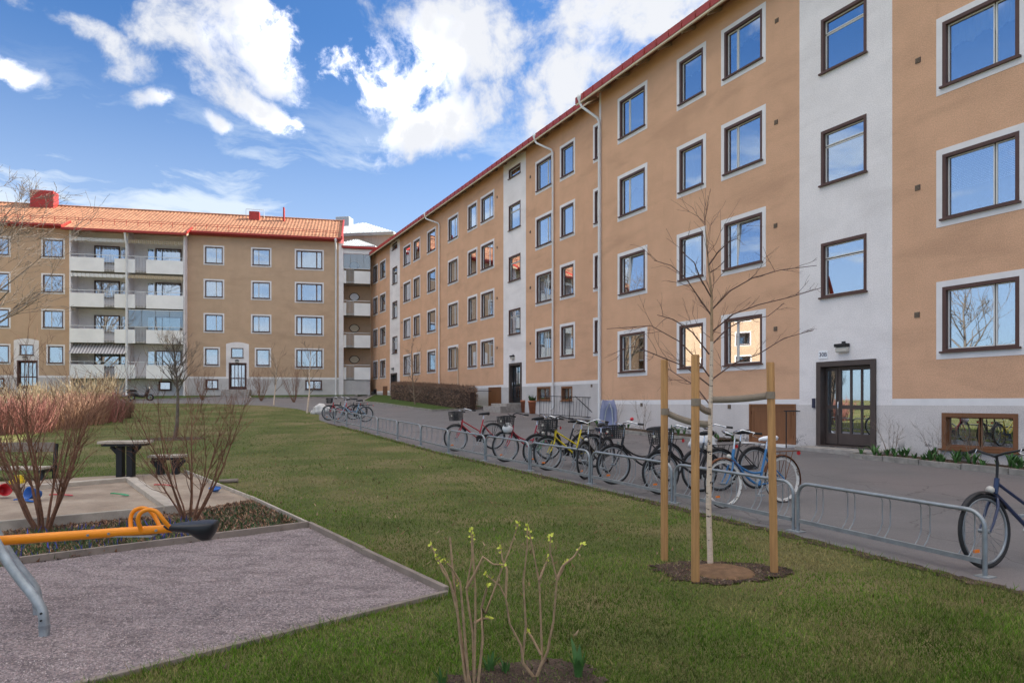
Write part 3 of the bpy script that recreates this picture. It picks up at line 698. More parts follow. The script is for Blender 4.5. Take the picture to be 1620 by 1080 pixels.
# balcony bay: recess 0.6 m deep, slabs reaching 0.9 m out
zone('bay_back_wall', 'stucco_white', lb, BB0, BB1, .8, TOPL, [], .66)
bq = MB(); bq.box(BB0-.02, BB0+.10, -.85, .66, 1.9, 15.9); bq.build('bay_fin', 'stucco_white', lb)
bq = MB(); bq.box(BB1-.10, BB1+.02, -.85, .66, 1.9, 15.9); bq.build('bay_fin', 'stucco_white', lb)
bq = MB(); bq.box(BM-.06, BM+.06, -.85, .66, 3.4, 15.9); bq.build('bay_fin', 'stucco_white', lb)
for b in range(2):
    c0, c1 = (BB0+.10, BM-.06) if b == 0 else (BM+.06, BB1-.10)
    for i in range(4):
        z = 3.50+2.92*i; W = c1-c0
        s0, s1 = (c0+W*.60, c0+W*.79) if b == 0 else (c0+W*.13, c0+W*.33)
        q = MB(); q.box(c0, c1, -.92, .655, z, z+.16); ba = q.build('balcony', 'concrete', lb)
        for a, d in ((c0-.04, s0), (s1, c1+.04)): MB().box(a, d, -.985, -.925, z-.04, z+1.10).build('parapet_panel', 'white_panel', ba, bevel=.01)
        q = MB(); q.bar((c0-.02, -.95, z+1.34), (c1+.02, -.95, z+1.34), .05, .04)
        for k in range(5): x = c0+(c1-c0)*k/4; q.box(x-.012, x+.012, -.96, -.935, z+1.08, z+1.33)
        q.build('handrail', 'white_metal', ba)
        k = 0; x = s0+.06
        while x < s1-.03: MB().box(x-.011, x+.011, -.965, -.94, z+.0, z+1.32).build('baluster', 'white_metal', ba); x += .115
        d0_, d1_ = (c0+W*.30, c0+W*.92) if b == 0 else (c0+W*.24, c0+W*.88)
        wd = .24*(d1_-d0_); dsw = 1 if b == 0 else 0
        if dsw: wa = (d0_, d1_-wd-.03); dd = (d1_-wd, d1_)
        else: dd = (d0_, d0_+wd); wa = (d0_+wd+.03, d1_)
        window(lb, *wa, z+.95, z+2.4, triple=False, div=.24, trim=0, yb=.52, cur=wr.choice(['valance', 'sides', 'none', 'plant']), t=.06, sm_='brown')
        panel_door(lb, dd[0], dd[1], z+.2, z+2.4, .60, 1, (), 'sash', 'pane', 'balcony_door', .08, .08, .5)
        if (b, i) in ((0, 3), (0, 2), (1, 2), (1, 3)):
            q = MB(); x = c0+.03; k = 0
            while x < c1-.05:
                q.box(x, x+.13, -.93, -.91, z+2.42+.04*(k % 2), z+2.72); x += .14 if k % 2 else .17; k += 1
            q.build('awning_valance', 'fabric_tan' if b else 'fabric_white', ba)
    if b == 1:                                    # glazed-in balcony
        z = 3.5+2.92
        for k in range(4): MB().box(c0+(c1-c0)*k/4+.02, c0+(c1-c0)*(k+1)/4-.02, -.93, -.92, z+1.37, z+2.72).build('glazing_pane', 'pane_clear', lb)
        q = MB(); q.bar((c0, -.925, z+2.74), (c1, -.925, z+2.74), .04, .05)
        q.build('glazing_frame', 'white_metal', lb)
    else:
        aw = MB(); z = 3.5; n_ = 36
        for k in range(n_):
            if k % 2 == 0: x0, x1 = c0+(c1-c0)*k/n_, c0+(c1-c0)*(k+1)/n_; aw.add([(x0, -.3, z+2.85), (x1, -.3, z+2.85), (x1, -1.35, z+1.98), (x0, -1.35, z+1.98), (x0, -.3, z+2.83), (x1, -.3, z+2.83), (x1, -1.35, z+1.96), (x0, -1.35, z+1.96)], [(0,3,2,1), (4,5,6,7), (2,3,7,6)])
        mat('awning_grey', (.28, .26, .27), .9); mat('awning_pale', (.62, .6, .58), .9)
        a1_ = aw.build('awning', 'awning_grey', lb)
        aw = MB()
        for k in range(1, n_, 2): x0, x1 = c0+(c1-c0)*k/n_, c0+(c1-c0)*(k+1)/n_; aw.add([(x0, -.3, z+2.85), (x1, -.3, z+2.85), (x1, -1.35, z+1.98), (x0, -1.35, z+1.98), (x0, -.3, z+2.83), (x1, -.3, z+2.83), (x1, -1.35, z+1.96), (x0, -1.35, z+1.96)], [(0,3,2,1), (4,5,6,7), (2,3,7,6)])
        aw.build('stripe', 'awning_pale', a1_)
window(lb, ul(248), ul(268), 2.5, 3.3, trim=0, yb=.52, fm='brown', t=.1, cur='none', sm_='brown')
# tiled roof: pantile waves in stepped courses
def tile_roof(par, u0, u1, y0, z0, y1, pitch, cw=.30, cl=.36, name='roof'):
    k = math.tan(R(pitch)); n_ = int((u1-u0)/cw*4); rows = int((y1-y0)/(cl*math.cos(R(pitch)))); mb = MB()
    prof = [0, .032, .048, .012]; V = []
    for r in range(rows):
        ya, yb_ = y0+(y1-y0)*r/rows, y0+(y1-y0)*(r+1)/rows
        for (y, lift) in ((ya, .018), (yb_, .0)):
            for i in range(n_+1): V.append((u0+(u1-u0)*i/n_, y, z0+(y-y0)*k+lift+prof[i % 4]))
    F = []
    for r in range(2*rows-1):
        for i in range(n_): a = r*(n_+1)+i; F.append((a, a+1, a+n_+2, a+n_+1))
    mb.v, mb.f, mb.sm = V, F, [False]*len(F)
    return mb.build(name, 'tile', par)
ro = tile_roof(lb, U0, U1+.25, -.55, 15.98, 5.5, 27)
mb = MB(); k27 = math.tan(R(27)); zr = 15.98+6.05*k27
mb.add([(U0, -.5, 15.93), (U1+.2, -.5, 15.93), (U1+.2, 5.5, zr-.06), (U0, 5.5, zr-.06), (U0, 11.5, 15.93), (U1+.2, 11.5, 15.93), (U0, -.5, 15.8), (U1+.2, -.5, 15.8), (U0, 11.5, 15.8), (U1+.2, 11.5, 15.8)], [(0,1,2,3), (3,2,5,4), (0,6,7,1), (6,8,9,7), (1,7,9,5,2)])
mb.build('roof_deck', 'red_metal', lb)
for a, b in ((U0, BB0-.25), (BB1+.25, U1+.3)):
    MB().box(a, b, -.72, -.56, 15.86, 16.05).build('gutter', 'red_metal', lb, bevel=.03)
MB().tube([(U0, 5.5, zr+.04), (U1+.25, 5.5, zr+.04)], .11, 8).build('ridge', 'tile', lb)
MB().bar((U1+.28, -.6, 16.05), (U1+.28, 5.5, zr+.09), .12, .26).build('verge_board', 'red_metal', lb)
tile_roof(lb, BB0-.3, BB1+.3, -1.5, 15.55, .2, 26, name='bay_roof')
mb = MB(); mb.add([(BB0-.3, -1.5, 15.5), (BB1+.3, -1.5, 15.5), (BB1+.3, .3, 16.36), (BB0-.3, .3, 16.36), (BB0-.3, -1.5, 15.38), (BB1+.3, -1.5, 15.38), (BB1+.3, .3, 15.9), (BB0-.3, .3, 15.9)], [(0,1,2,3), (0,4,5,1), (4,7,6,5), (0,3,7,4), (1,5,6,2)])
mb.build('bay_soffit', 'soffit', lb)
MB().box(BB0-.34, BB1+.34, -1.66, -1.51, 15.40, 15.60).build('gutter', 'red_metal', lb, bevel=.03)
for xx in (BB0-.34, BB1+.34): MB().bar((xx, -1.6, 15.62), (xx, .3, 16.5), .08, .2).build('verge_board', 'red_metal', lb)
downpipe(lb, BM, 15.5, 2.0, y=-1.1, r=.08, eave=1.45); downpipe(lb, U1-.25, 15.95, 2.05, r=.08, eave=.6)
cx = LE.u(70, 5.1); MB().box(cx-.95, cx+.95, 4.6, 5.7, 17.6, 20.2).build('chimney', 'red_metal', lb, bevel=.08)
sg = MB()                                           # snow guard rails on the roof
for zz in (.3, .45): sg.bar((U0, .2, 16.38+zz), (U1, .2, 16.38+zz), .03, .03)
x = U0
while x < U1: sg.box(x-.015, x+.015, .18, .22, 16.3, 16.86); x += .9
sg.build('snow_guard', 'red_metal', lb)
for px, w_, h in ((390, .9, .45), (440, .12, 1.0)): u = ul(px); MB().box(u-w_/2, u+w_/2, 4.2, 4.8, 18.3, 18.8+h).build('roof_vent', 'red_metal', lb)
q = MB(); ua_, ub_ = ul(374), ul(405); q.tube([(ua_, 4.9, 18.6), (ua_, 4.9, 19.6), (ub_, 4.9, 19.6), (ub_, 4.9, 18.6)], .025, 6); q.build('roof_railing', 'galv_dull', lb)
# corner balconies between the two houses
CB0, CB1 = U1+.35, ul(585.5)
zone('corner_wall', 'stucco_brown', lb, U1, CB1+.6, .8, 15.2, [], 1.9)
MB().box(U1-.0, CB0+.05, -.02, 1.9, 1.9, 15.7).build('corner_fin', 'stucco_white', lb)
zone('corner_plinth', 'plinth', lb, CB0+.05, CB1, .8, 3.5, [], .25)
for i in range(4):
    z = 3.55+2.89*i
    q = MB(); q.box(CB0+.05, CB1, .2, 1.895, z, z+.16); ba = q.build('balcony', 'concrete', lb)
    W = CB1-CB0-.05; s0, s1 = CB0+.05+W*.10, CB0+.05+W*.40
    for a, b in ((CB0+.02, s0), (s1, CB1+.02)): MB().box(a, b, .13, .19, z-.03, z+1.1).build('parapet_panel', 'white_panel', ba, bevel=.01)
    q = MB(); q.bar((CB0, .16, z+1.30), (CB1, .16, z+1.30), .05, .04); q.build('handrail', 'white_metal', ba)
    x = s0+.06
    while x < s1: MB().box(x-.011, x+.011, .15, .175, z, z+1.29).build('baluster', 'white_metal', ba); x += .115
    xc = CB0+W*.42; q = MB(); q.tube([(xc+.42*math.cos(a)*(1.15 if abs(math.sin(a)) < .3 else 1), 1.88, z+1.9+.36*math.sin(a)) for a in [k*math.pi/6 for k in range(13)]], .03, 6)
    q.build('wall_ornament_frame', 'black', lb)
    q = MB(); q.add([(xc, 1.886, z+1.9)]+[(xc+.40*math.cos(k*math.pi/6), 1.886, z+1.9+.34*math.sin(k*math.pi/6)) for k in range(12)], [(0, 1+k, 1+(k+1) % 12) for k in range(12)])
    q.build('wall_ornament', 'cream' if i < 2 else 'sign_white' if i == 2 else 'fabric_blue', lb)
zt = 3.55+2.89*3
for k in range(4): MB().box(CB0+.08+W*k/4, CB0+.06+W*(k+1)/4, .20, .21, zt+1.33, zt+2.62).build('glazing_pane', 'pane_clear', lb)
MB().box(CB0+.02, CB1+.3, .1, .24, zt+2.65, zt+3.05).build('lintel', 'white_panel', lb)
MB().box(CB0-.1, CB1+1.2, -.15, 2.2, zt+3.08, zt+3.28).build('corner_roof', 'red_metal', lb)

# ---- taller house behind, pale metal roof
hb = thing('timber_house', (-19.2, 88, -1.3), R(-8), 'timber clad house with pale metal hipped roof rising behind the corner balconies', 'building')
MB().box(-5.4, 5.4, -5, 5, 0, 22.9).build('wall', 'wood_cladding', hb)
def hip(mb, x0, x1, y0, y1, z0, z1, rl):
    xm, ym = (x0+x1)/2, (y0+y1)/2
    mb.add([(x0,y0,z0),(x1,y0,z0),(x1,y1,z0),(x0,y1,z0),(xm-rl,ym,z1),(xm+rl,ym,z1),(x0,y0,z0-.3),(x1,y0,z0-.3),(x1,y1,z0-.3),(x0,y1,z0-.3)], [(0,1,5,4),(1,2,5),(2,3,4,5),(3,0,4),(0,6,7,1),(1,7,8,2),(2,8,9,3),(3,9,6,0),(6,9,8,7)])
    s = MB()
    for k in range(1, 22):
        x = x0+(x1-x0)*k/22; f = min(1, min(x-x0, x1-x)/(xm-rl-x0)); s.bar((x, y0, z0+.02), (x, y0+(ym-y0)*f, z0+(z1-z0)*f+.02), .05, .06)
    return s
mb = MB(); s = hip(mb, -5.9, 5.9, -5.6, 5.6, 23.2, 25.9, .3); r1 = mb.build('roof', 'zinc', hb); s.build('standing_seam', 'galv_dull', r1)
mb = MB(); s = hip(mb, -1.6, 4.6, -8.5, -4.4, 20.9, 22.2, .2); r1 = mb.build('lower_roof', 'zinc', hb); s.build('standing_seam', 'galv_dull', r1)
MB().box(-1.4, 4.4, -8.3, -5.01, 0, 20.6).build('extension_wall', 'wood_cladding', hb)
MB().box(-3.1, -1.3, -1.5, 0, 24.0, 26.4).build('chimney', 'galv_dull', hb, bevel=.05)
window(hb, -3.4, -1.7, 21.0, 22.3, trim=0, yb=-5.02, cur='none', fm='brown_dark')
MB().tube([(-5.9, -5.7, 23.1), (5.9, -5.7, 23.1)], .08, 8).build('gutter', 'galv_dull', r1)

# ---- house across the yard (outside the frame, mirrored in the windows)
wb = thing('apartment_house', (-56, 31, 0), R(90), 'brown house across the yard, seen only mirrored in the window panes', 'building')
wh = [(3+k*4.3, 4.7+k*4.3, 2.6+2.9*i, 4.1+2.9*i) for i in range(4) for k in range(6)]
zone('wall', 'stucco_brown', wb, 0, 28, 0, 13.6, [hole(*h) for h in wh])
body(wb, 0, 28, 0, 13.6, 11, 'stucco_brown')
for h in wh: window(wb, *h, cur='none')
tile_roof(wb, -.4, 28.4, -.6, 13.5, 5.5, 27); MB().quad((-.4, -.6, 13.45), (28.4, -.6, 13.45), (28.4, 11, 13.45), (-.4, 11, 13.45)).build('ceiling', 'soffit', wb)
MB().quad((-.4, 5.5, 16.6), (28.4, 5.5, 16.6), (28.4, 11.6, 13.5), (-.4, 11.6, 13.5)).build('roof_back', 'red_metal', wb)
# ---------------- bicycle rack ----------------
RLAB = ['galvanised rack section at the boulder end holding the red bicycle', 'galvanised rack section holding the pale blue bicycle']+['empty galvanised rack section between the pale blue and the bright red bicycle']*5+['galvanised rack section holding the bright red bicycle',
        'galvanised rack section holding the crimson bicycle', 'galvanised rack section holding the yellow bicycle', 'galvanised rack section holding the black bicycle with the red bell', 'galvanised rack section behind the birch stakes holding the old blue bicycle', 'nearly empty galvanised rack section ending at the navy bicycle']
def rack_section(a, b, i):
    d = b-a; L = d.length; d.normalize()
    root = thing('bicycle_rack', a, math.atan2(d.y, d.x), RLAB[i], 'bicycle rack', 'rack sections along the lawn edge')
    rise = (b.z-a.z)/L; sk = lambda x, y, z: (x, y, z+rise*x)
    # local +y must point to the road side
    sgn = -1 if Vector((-d.y, d.x)).dot(Vector((nd.x, nd.y))) > 0 else 1
    T = .56; r = .15; x0, x1 = .035, L-.035
    pts = [sk(x0, 0, 0)]+[sk(x0+r-r*math.cos(t), 0, T-r+r*math.sin(t)) for t in [k*math.pi/12 for k in range(7)]]+[sk(x1-r+r*math.sin(t), 0, T-r+r*math.cos(t)) for t in [k*math.pi/12 for k in range(7)]]+[sk(x1, 0, 0)]
    MB().tube(pts, .020, 8).build('frame', 'galv', root)
    MB().bar(sk(x0+.02, 0, .13), sk(x1-.02, 0, .13), .04, .04).build('bottom_rail', 'galv', root)
    for x in (x0, x1): MB().box(x-.06, x+.06, -.06, .06, rise*x-.03, rise*x+.012).build('foot_plate', 'galv_dull', root)
    n_ = 5 if L > 2 else 4
    for k in range(n_):
        xc = x0+(x1-x0)*(k+.55)/n_
        for e in (-.045, .045):
            x = xc+e
            MB().tube([sk(x, .0, T-.012), sk(x, sgn*.06, T-.02), sk(x, sgn*.085, T-.06), sk(x, sgn*.085, .27), sk(x, sgn*.05, .2), sk(x, sgn*.0, .145)], .0055, 5).build('wheel_hoop', 'galv', root)
for i in range(len(RACK)-1): rack_section(RACK[i], RACK[i+1], i)

# ---------------- bicycles ----------------
WR = .335
def shared(fn):
    cache = {}
    def g_(name, m, *a):
        k = (name, m)+a
        if k not in cache: o = fn(*a).build(name, m); cache[k] = o.data; bpy.data.objects.remove(o)
        return cache[k]
    return g_
def part(name, data, parent, loc=(0,0,0)):
    o = bpy.data.objects.new(name, data); col.objects.link(o); o.parent = parent; o.location = loc; return o
tyre = shared(lambda: MB().torus((0,0,0), WR-.018, .019, 36, 7)); rim = shared(lambda: MB().torus((0,0,0), WR-.045, .011, 36, 6, squash=1.3))
def _sp():
    mb = MB()
    for k in range(28):
        a = 2*math.pi*k/28; s = .03 if k % 2 else -.03; h = a+(.5 if k % 4 < 2 else -.5)
        mb.tube([(.025*math.cos(h), s, .025*math.sin(h)), ((WR-.05)*math.cos(a), 0, (WR-.05)*math.sin(a))], .0016, 3, False)
    mb.tube([(0,-.05,0),(0,.05,0)], .02, 8); return mb
spk = shared(_sp)
def _fend(a0, a1):
    mb = MB(); n_ = 14; R0 = WR+.022; w_ = .026; V = []
    for i in range(n_+1):
        a = a0+(a1-a0)*i/n_
        for q, y in ((R0-.012, -w_), (R0, -w_*.6), (R0+.004, 0), (R0, w_*.6), (R0-.012, w_)): V.append((q*math.cos(a), y, q*math.sin(a)))
        for q, y in ((R0-.015, w_), (R0-.004, w_*.6), (R0, 0), (R0-.004, -w_*.6), (R0-.015, -w_)): V.append((q*math.cos(a), y, q*math.sin(a)))
    mb.add(V, [(i*10+j, i*10+(j+1) % 10, (i+1)*10+(j+1) % 10, (i+1)*10+j) for i in range(n_) for j in range(10)], True); return mb
fend = shared(_fend)
def bezier(p0, p1, p2, n=8): return [tuple((1-t)**2*a+2*t*(1-t)*b+t*t*c for a, b, c in zip(p0, p1, p2)) for t in [k/n for k in range(n+1)]]
def bicycle(front, rear_dir, paint, label, fr='curve', bar='swept', basket=None, saddle='black', fender='black', rack_=True, wall=None, rackm='black', lean=4, steer=0, guard='black', childseat=False, barm='chrome', bell=False, chainm='black', forkm=None, group=None):
    """front = ground point under the front axle, rear_dir = unit vector from front to rear wheel"""
    hd = -Vector((rear_dir[0], rear_dir[1], 0)).normalized(); rear = Vector((front.x, front.y, 0))-hd*1.08
    rear.z = zg(rear.y)
    root = thing('bicycle', rear, math.atan2(hd.y, hd.x), label, 'bicycle', group)
    slope = math.atan2(zg(front.y)-rear.z, 1.08)
    root.rotation_euler = (R(lean), -slope, math.atan2(hd.y, hd.x))
    P_ = 'paint_'+paint
    FX = 1.08
    def wheel(x, name):
        wo = part(name, tyre('tyre', 'rubber'), root, (x, 0, WR)); wo.name = name
        part('rim', rim('rim', wall or 'galv'), wo); part('spokes', spk('spokes', 'galv'), wo)
        if wall: part('white_wall', shared(lambda: MB().torus((0,0,0), WR-.022, .0175, 36, 6))('white_wall', wall), wo).scale = (1, 1.15, 1)
        return wo
    wheel(0, 'rear_wheel'); fw = wheel(FX, 'front_wheel')
    bb = (.44, 0, .28); ht0 = (.90, 0, .66); ht1 = (.865, 0, .80); st = (.27, 0, .78); sb = (.305, 0, .66)
    f = MB(); f.tube([ht0, ht1], .022, 10); f.tube([bb, st], .017, 10)
    if fr == 'curve':
        f.tube(bezier(ht0, (.62, 0, .40), (.385, 0, .46)), .016, 8); f.tube(bezier((.895, 0, .68), (.66, 0, .34), bb), .018, 8)
    elif fr == 'twin':
        f.tube([ht0, bb], .019, 8); f.tube([(.875, 0, .76), (.375, 0, .47)], .015, 8)
    else:
        f.tube([ht0, bb], .026, 8)
    f.tube([bb, (.02, .045, WR)], .011, 6); f.tube([bb, (.02, -.045, WR)], .011, 6)
    f.tube([sb, (.0, .05, WR)], .009, 6); f.tube([sb, (.0, -.05, WR)], .009, 6); f.build('frame', P_, root)
    fk = MB(); fm_ = 'paint_'+(forkm or paint)
    fk.tube([(.90, 0, .645), (.925, 0, .60)], .02, 8)
    for s in (-.05, .05): fk.tube([(.915, s*.5, .625), (.95, s, .55), (1.03, s, .40), (FX, s, WR)], [.014, .014, .011, .008], 7)
    fk.build('fork', fm_, root)
    h = MB(); h.tube([ht1, (.84, 0, .95), (.85, 0, 1.0)], .012, 8); ho = None
    if bar == 'swept': pts = [(.66, -.30, 1.0), (.74, -.285, 1.01), (.88, -.20, 1.06), (.90, -.08, 1.03), (.865, 0, .995), (.90, .08, 1.03), (.88, .20, 1.06), (.74, .285, 1.01), (.66, .30, 1.0)]
    else: pts = [(.74, -.31, 1.04), (.80, -.22, 1.06), (.87, -.09, 1.03), (.87, 0, 1.0), (.87, .09, 1.03), (.80, .22, 1.06), (.74, .31, 1.04)]
    h.tube(pts, .011, 8); ho = h.build('handlebar', barm, root)
    for s in (0, -1):
        a, b = (Vector(pts[0]), Vector(pts[1])) if s == 0 else (Vector(pts[-1]), Vector(pts[-2]))
        MB().tube([a-(b-a)*.25, a+(b-a)*1.05], .017, 8).build('grip', 'grip', ho)
        m2 = a.lerp(b, 1.2); MB().tube([m2, m2+Vector((.03, 0, -.035)), a.lerp(b, .3)+Vector((.03, 0, -.05))], .005, 5).build('brake_lever', 'chrome', ho)
    if bell: 
        MB().lathe([(0, .03), (.025, .022), (.034, 0), (.025, -.022), (0, -.03)], 12, (.80, .20, 1.10)).build('bell', 'plastic_red', ho)
    sd = MB()
    prof = [(-.12, .085, .93), (-.10, .105, .945), (-.02, .10, .94), (.06, .05, .935), (.13, .026, .93), (.16, .012, .92)]
    V = []
    for x, w_, z in prof:
        for k in range(10):
            a = 2*math.pi*k/10; V.append((.235+x, w_*math.cos(a), z+(.028 if math.sin(a) > 0 else .045)*math.sin(a)*(1 if x < .1 else .6)))
    sd.add(V, [(i*10+j, i*10+(j+1) % 10, (i+1)*10+(j+1) % 10, (i+1)*10+j) for i in range(len(prof)-1) for j in range(10)]+[tuple(range(10)), tuple(range(50, 60))], True)
    so = sd.build('saddle', {'black': 'black', 'white': 'sign_white', 'brown': 'leaf_brown'}[saddle], root)
    MB().tube([st, (.245, 0, .905)], .012, 8).build('seat_post', 'chrome', so)
    if fender:
        part('mudguard', fend('mudguard', fender, R(20), R(195)), root, (0, 0, WR)); part('mudguard', fend('mudguard', fender, R(35), R(150)), root, (FX, 0, WR))
    cg = MB(); cg.torus((.44, .05, .28), .085, .006, 20, 5); cg.tube([(.44, .045, .365), (0, .045, WR+.045)], .005, 4); cg.tube([(.44, .045, .195), (0, .045, WR-.045)], .005, 4)
    for s, a in ((1, .9), (-1, .9+math.pi)):
        q = (.44+.17*math.cos(a), s*.075, .28-.17*math.sin(a)); cg.tube([(.44, s*.07, .28), q], .009, 6); cg.box(q[0]-.045, q[0]+.045, q[1] if s > 0 else q[1]-.09, q[1]+.09 if s > 0 else q[1], q[2]-.012, q[2]+.012)
    cg.build('crank', 'galv_dull', root)
    if guard:
        q = MB(); q.add([(.53, .062, .22), (.54, .062, .34), (.45, .062, .385), (.05, .062, .395), (.05, .062, .355), (.36, .062, .30), (.40, .062, .21), (.53, .066, .22), (.54, .066, .34), (.45, .066, .385), (.05, .066, .395), (.05, .066, .355), (.36, .066, .30), (.40, .066, .21)], [tuple(range(7)), tuple(range(13, 6, -1))]+[(i, (i+1) % 7, 7+(i+1) % 7, 7+i) for i in range(7)])
        q.build('chain_guard', guard, root)
    if rack_:
        q = MB(); q.tube([(.22, -.06, .70), (.15, -.065, .735), (-.32, -.065, .735), (-.34, 0, .735), (-.32, .065, .735), (.15, .065, .735), (.22, .06, .70)], .006, 6)
        for x in (.05, -.08, -.2): q.tube([(x, -.065, .735), (x, .065, .735)], .005, 5)
        for s in (-.06, .06): q.tube([(-.18, s, .735), (0, s, WR)], .005, 5); q.tube([(-.05, s, .735), (0, s, WR)], .005, 5)
        q.build('luggage_rack', rackm, root)
        MB().tube([(-.345, 0, .70), (-.36, 0, .70)], .03, 10).build('rear_reflector', 'plastic_red', root)
    MB().lathe([(0, 0), (.035, .005), (.035, .03), (.012, .06), (0, .06)], 10).build('headlamp', 'lamp_glass', root).matrix_local = Matrix.Translation((.985, 0, .70)) @ Matrix.Rotation(R(-90), 4, 'Y')
    q = MB(); a = R(60); q.box(FX+.2*math.cos(a)-.035, FX+.2*math.cos(a)+.035, -.022, -.012, WR-.2*math.sin(a)-.014, WR-.2*math.sin(a)+.014); q.build('spoke_reflector', 'reflector', root)
    MB().tube([(.38, .06, .27), (.33, .16, .02)], .009, 6).build('kickstand', 'galv_dull', root)
    if basket:
        q = MB(); x0, x1, y0, y1, z0, z1 = .93, 1.17, -.19, .19, .78, 1.0
        for k in range(7):
            z = z0+(z1-z0)*k/6; e = .03*(1-k/6); q.tube([(x0+e, y0+e, z), (x1-e, y0+e, z), (x1-e, y1-e, z), (x0+e, y1-e, z), (x0+e, y0+e, z)], .005 if k < 6 else .009, 4)
        for k in range(10):
            y = y0+(y1-y0)*k/9
            for x, e in ((x0, .03), (x1, -.03)): q.bar((x, y, z1), (x+e, y*.85, z0), .012, .004)
        for k in range(7):
            x = x0+(x1-x0)*k/6
            for y in (y0, y1): q.bar((x, y, z1), (x*.9+.105, y*.85, z0), .012, .004)
        q.box(x0+.03, x1-.03, y0+.03, y1-.03, z0-.004, z0+.004)
        q.build('basket', 'basket', root)
        MB().box(x1-.004, x1+.004, -.03, .03, .88, .92).build('basket_badge', 'lamp_glass', root)
    if childseat:
        q = MB(); prof = []
        V = []
        for i, (x, z, w_) in enumerate(((.12, .86, .13), (.0, .80, .15), (-.16, .82, .16), (-.22, 1.0, .17), (-.26, 1.2, .16), (-.28, 1.38, .11))):
            for k in range(7):
                t = (k/6-.5)*2; V.append((x+.13*t*t, w_*t, z+.03*t*t))
            for k in range(7):
                t = (.5-k/6)*2; V.append((x-.045+.13*t*t, w_*t*1.08, z-.03+.03*t*t))
        q.add(V, [(i*14+j, i*14+(j+1) % 14, (i+1)*14+(j+1) % 14, (i+1)*14+j) for i in range(5) for j in range(14)]+[tuple(range(14)), tuple(range(70, 84))], True)
        cs = q.build('child_seat', 'seat_child', root)
        q = MB(); q.tube([(-.12, -.10, .9), (-.19, -.06, 1.2), (-.23, 0, 1.34), (-.19, .06, 1.2), (-.12, .10, .9)], .012, 5); q.build('harness', 'galv_dull', cs)
    return root
HD = (.91, .42)
bicycle(gp(1147, 803.5), (.91, .415), 'blue', 'old blue bicycle with rusty mudguards, white saddle and pale wheels beside the staked birch', saddle='white', fender='rust', rackm='rust', wall='whitewall', guard=None)
bicycle(gp(1562, 899), (.93, .36), 'navy', 'navy bicycle with dark handlebar parked at the open end of the rack', fr='twin', bar='flat', barm='black', fender='black')
bicycle(gp(722, 713.5), (.86, .50), 'red', 'bright red bicycle with small basket, first beyond the empty racks', fr='twin', basket=True, fender='black')
bicycle(gp(801, 730.5), (.88, .46), 'red_dark', 'crimson curved frame bicycle with pale bag under its basket, next to the bright red one', basket=True, barm='black')
bicycle(gp(868, 744), (.88, .46), 'yellow', 'yellow bicycle with large black front basket', fr='twin', basket=True, barm='black', saddle='black', fender='black')
bicycle(gp(850, 738), (.93, .34), 'bike_black', 'black bicycle with green fork half hidden behind the yellow one', fr='curve', basket=None, lean=-3, forkm='green')
bicycle(gp(926, 758), (.50, .87), 'bike_black', 'black bicycle carrying a blue grey child seat', fr='curve', childseat=True, lean=2)
bicycle(gp(972, 766), (.93, .36), 'bike_black', 'black bicycle with a red bell and black front basket', basket=True, bell=True)
bicycle(gp(1047, 782), (.93, .33), 'bike_black', 'black bicycle with dark basket beside the tree stake, orange wheel reflector', basket=True, barm='chrome')
bicycle(gp(1108, 778), (.93, .33), 'bike_black', 'plain black bicycle without basket behind the birch stem', fr='twin', rack_=True)
bicycle(gp(521, 664.5), (.9, .43), 'red', 'red bicycle with basket at the boulder end of the rack', basket=True)
bicycle(gp(539, 668), (.9, .43), 'light_blue', 'pale blue bicycle at the boulder end of the rack', fr='curve', fender='galv')
bicycle(gp(532, 663), (.93, .36), 'bike_black', 'black bicycle between the red and pale blue ones at the boulder end', lean=-3)
bag = MB(); bag.lathe([(0, -.12), (.09, -.1), (.12, -.02), (.09, .07), (.03, .11), (0, .11)], 12)
_b = gp(801, 730.5); bo = bag.build('carrier_bag', 'sack'); bo.location = at(803, 676, _b.y); tag(bo, 'pale bag hanging on the basket of the crimson bicycle', 'bag')

# ---------------- branching plants ----------------
def grow(mb, p, d, L, r, depth, rg, n=5, spread=.55, up=.12, segs=4, kids=(2, 4), shrink=.62, wob=.12, rmin=.0018, tips=None):
    pts = [p]; rs_ = [r]; d = d.normalized(); q = p
    for i in range(segs):
        d = (d+Vector((rg.gauss(0, wob), rg.gauss(0, wob), rg.gauss(0, wob)+up*.5))).normalized(); q = q+d*L/segs; pts.append(q); rs_.append(max(rmin*.7, r*(1-.55*(i+1)/segs)))
    mb.tube(pts, rs_, n if r > .006 else 3, False)
    if tips is not None and depth <= 1: tips.append((q, d))
    if depth <= 0: return
    for k in range(rg.randint(*kids)):
        i = rg.randint(1, segs); b = pts[i]
        ax = Vector((rg.gauss(0, 1), rg.gauss(0, 1), rg.gauss(0, .6))); ax = (ax-d*ax.dot(d)).normalized()
        nd_ = (d*math.cos(spread)+ax*math.sin(spread)+Vector((0, 0, up))).normalized()
        grow(mb, b, nd_, L*shrink*rg.uniform(.7, 1.2), max(rmin, rs_[i]*.62), depth-1, rg, n, spread, up, segs, kids, shrink, wob, rmin, tips)
def px_path(pts, Y, jit=0): return [at(x, y, Y+(jit*i/len(pts))) for i, (x, y) in enumerate(pts)]

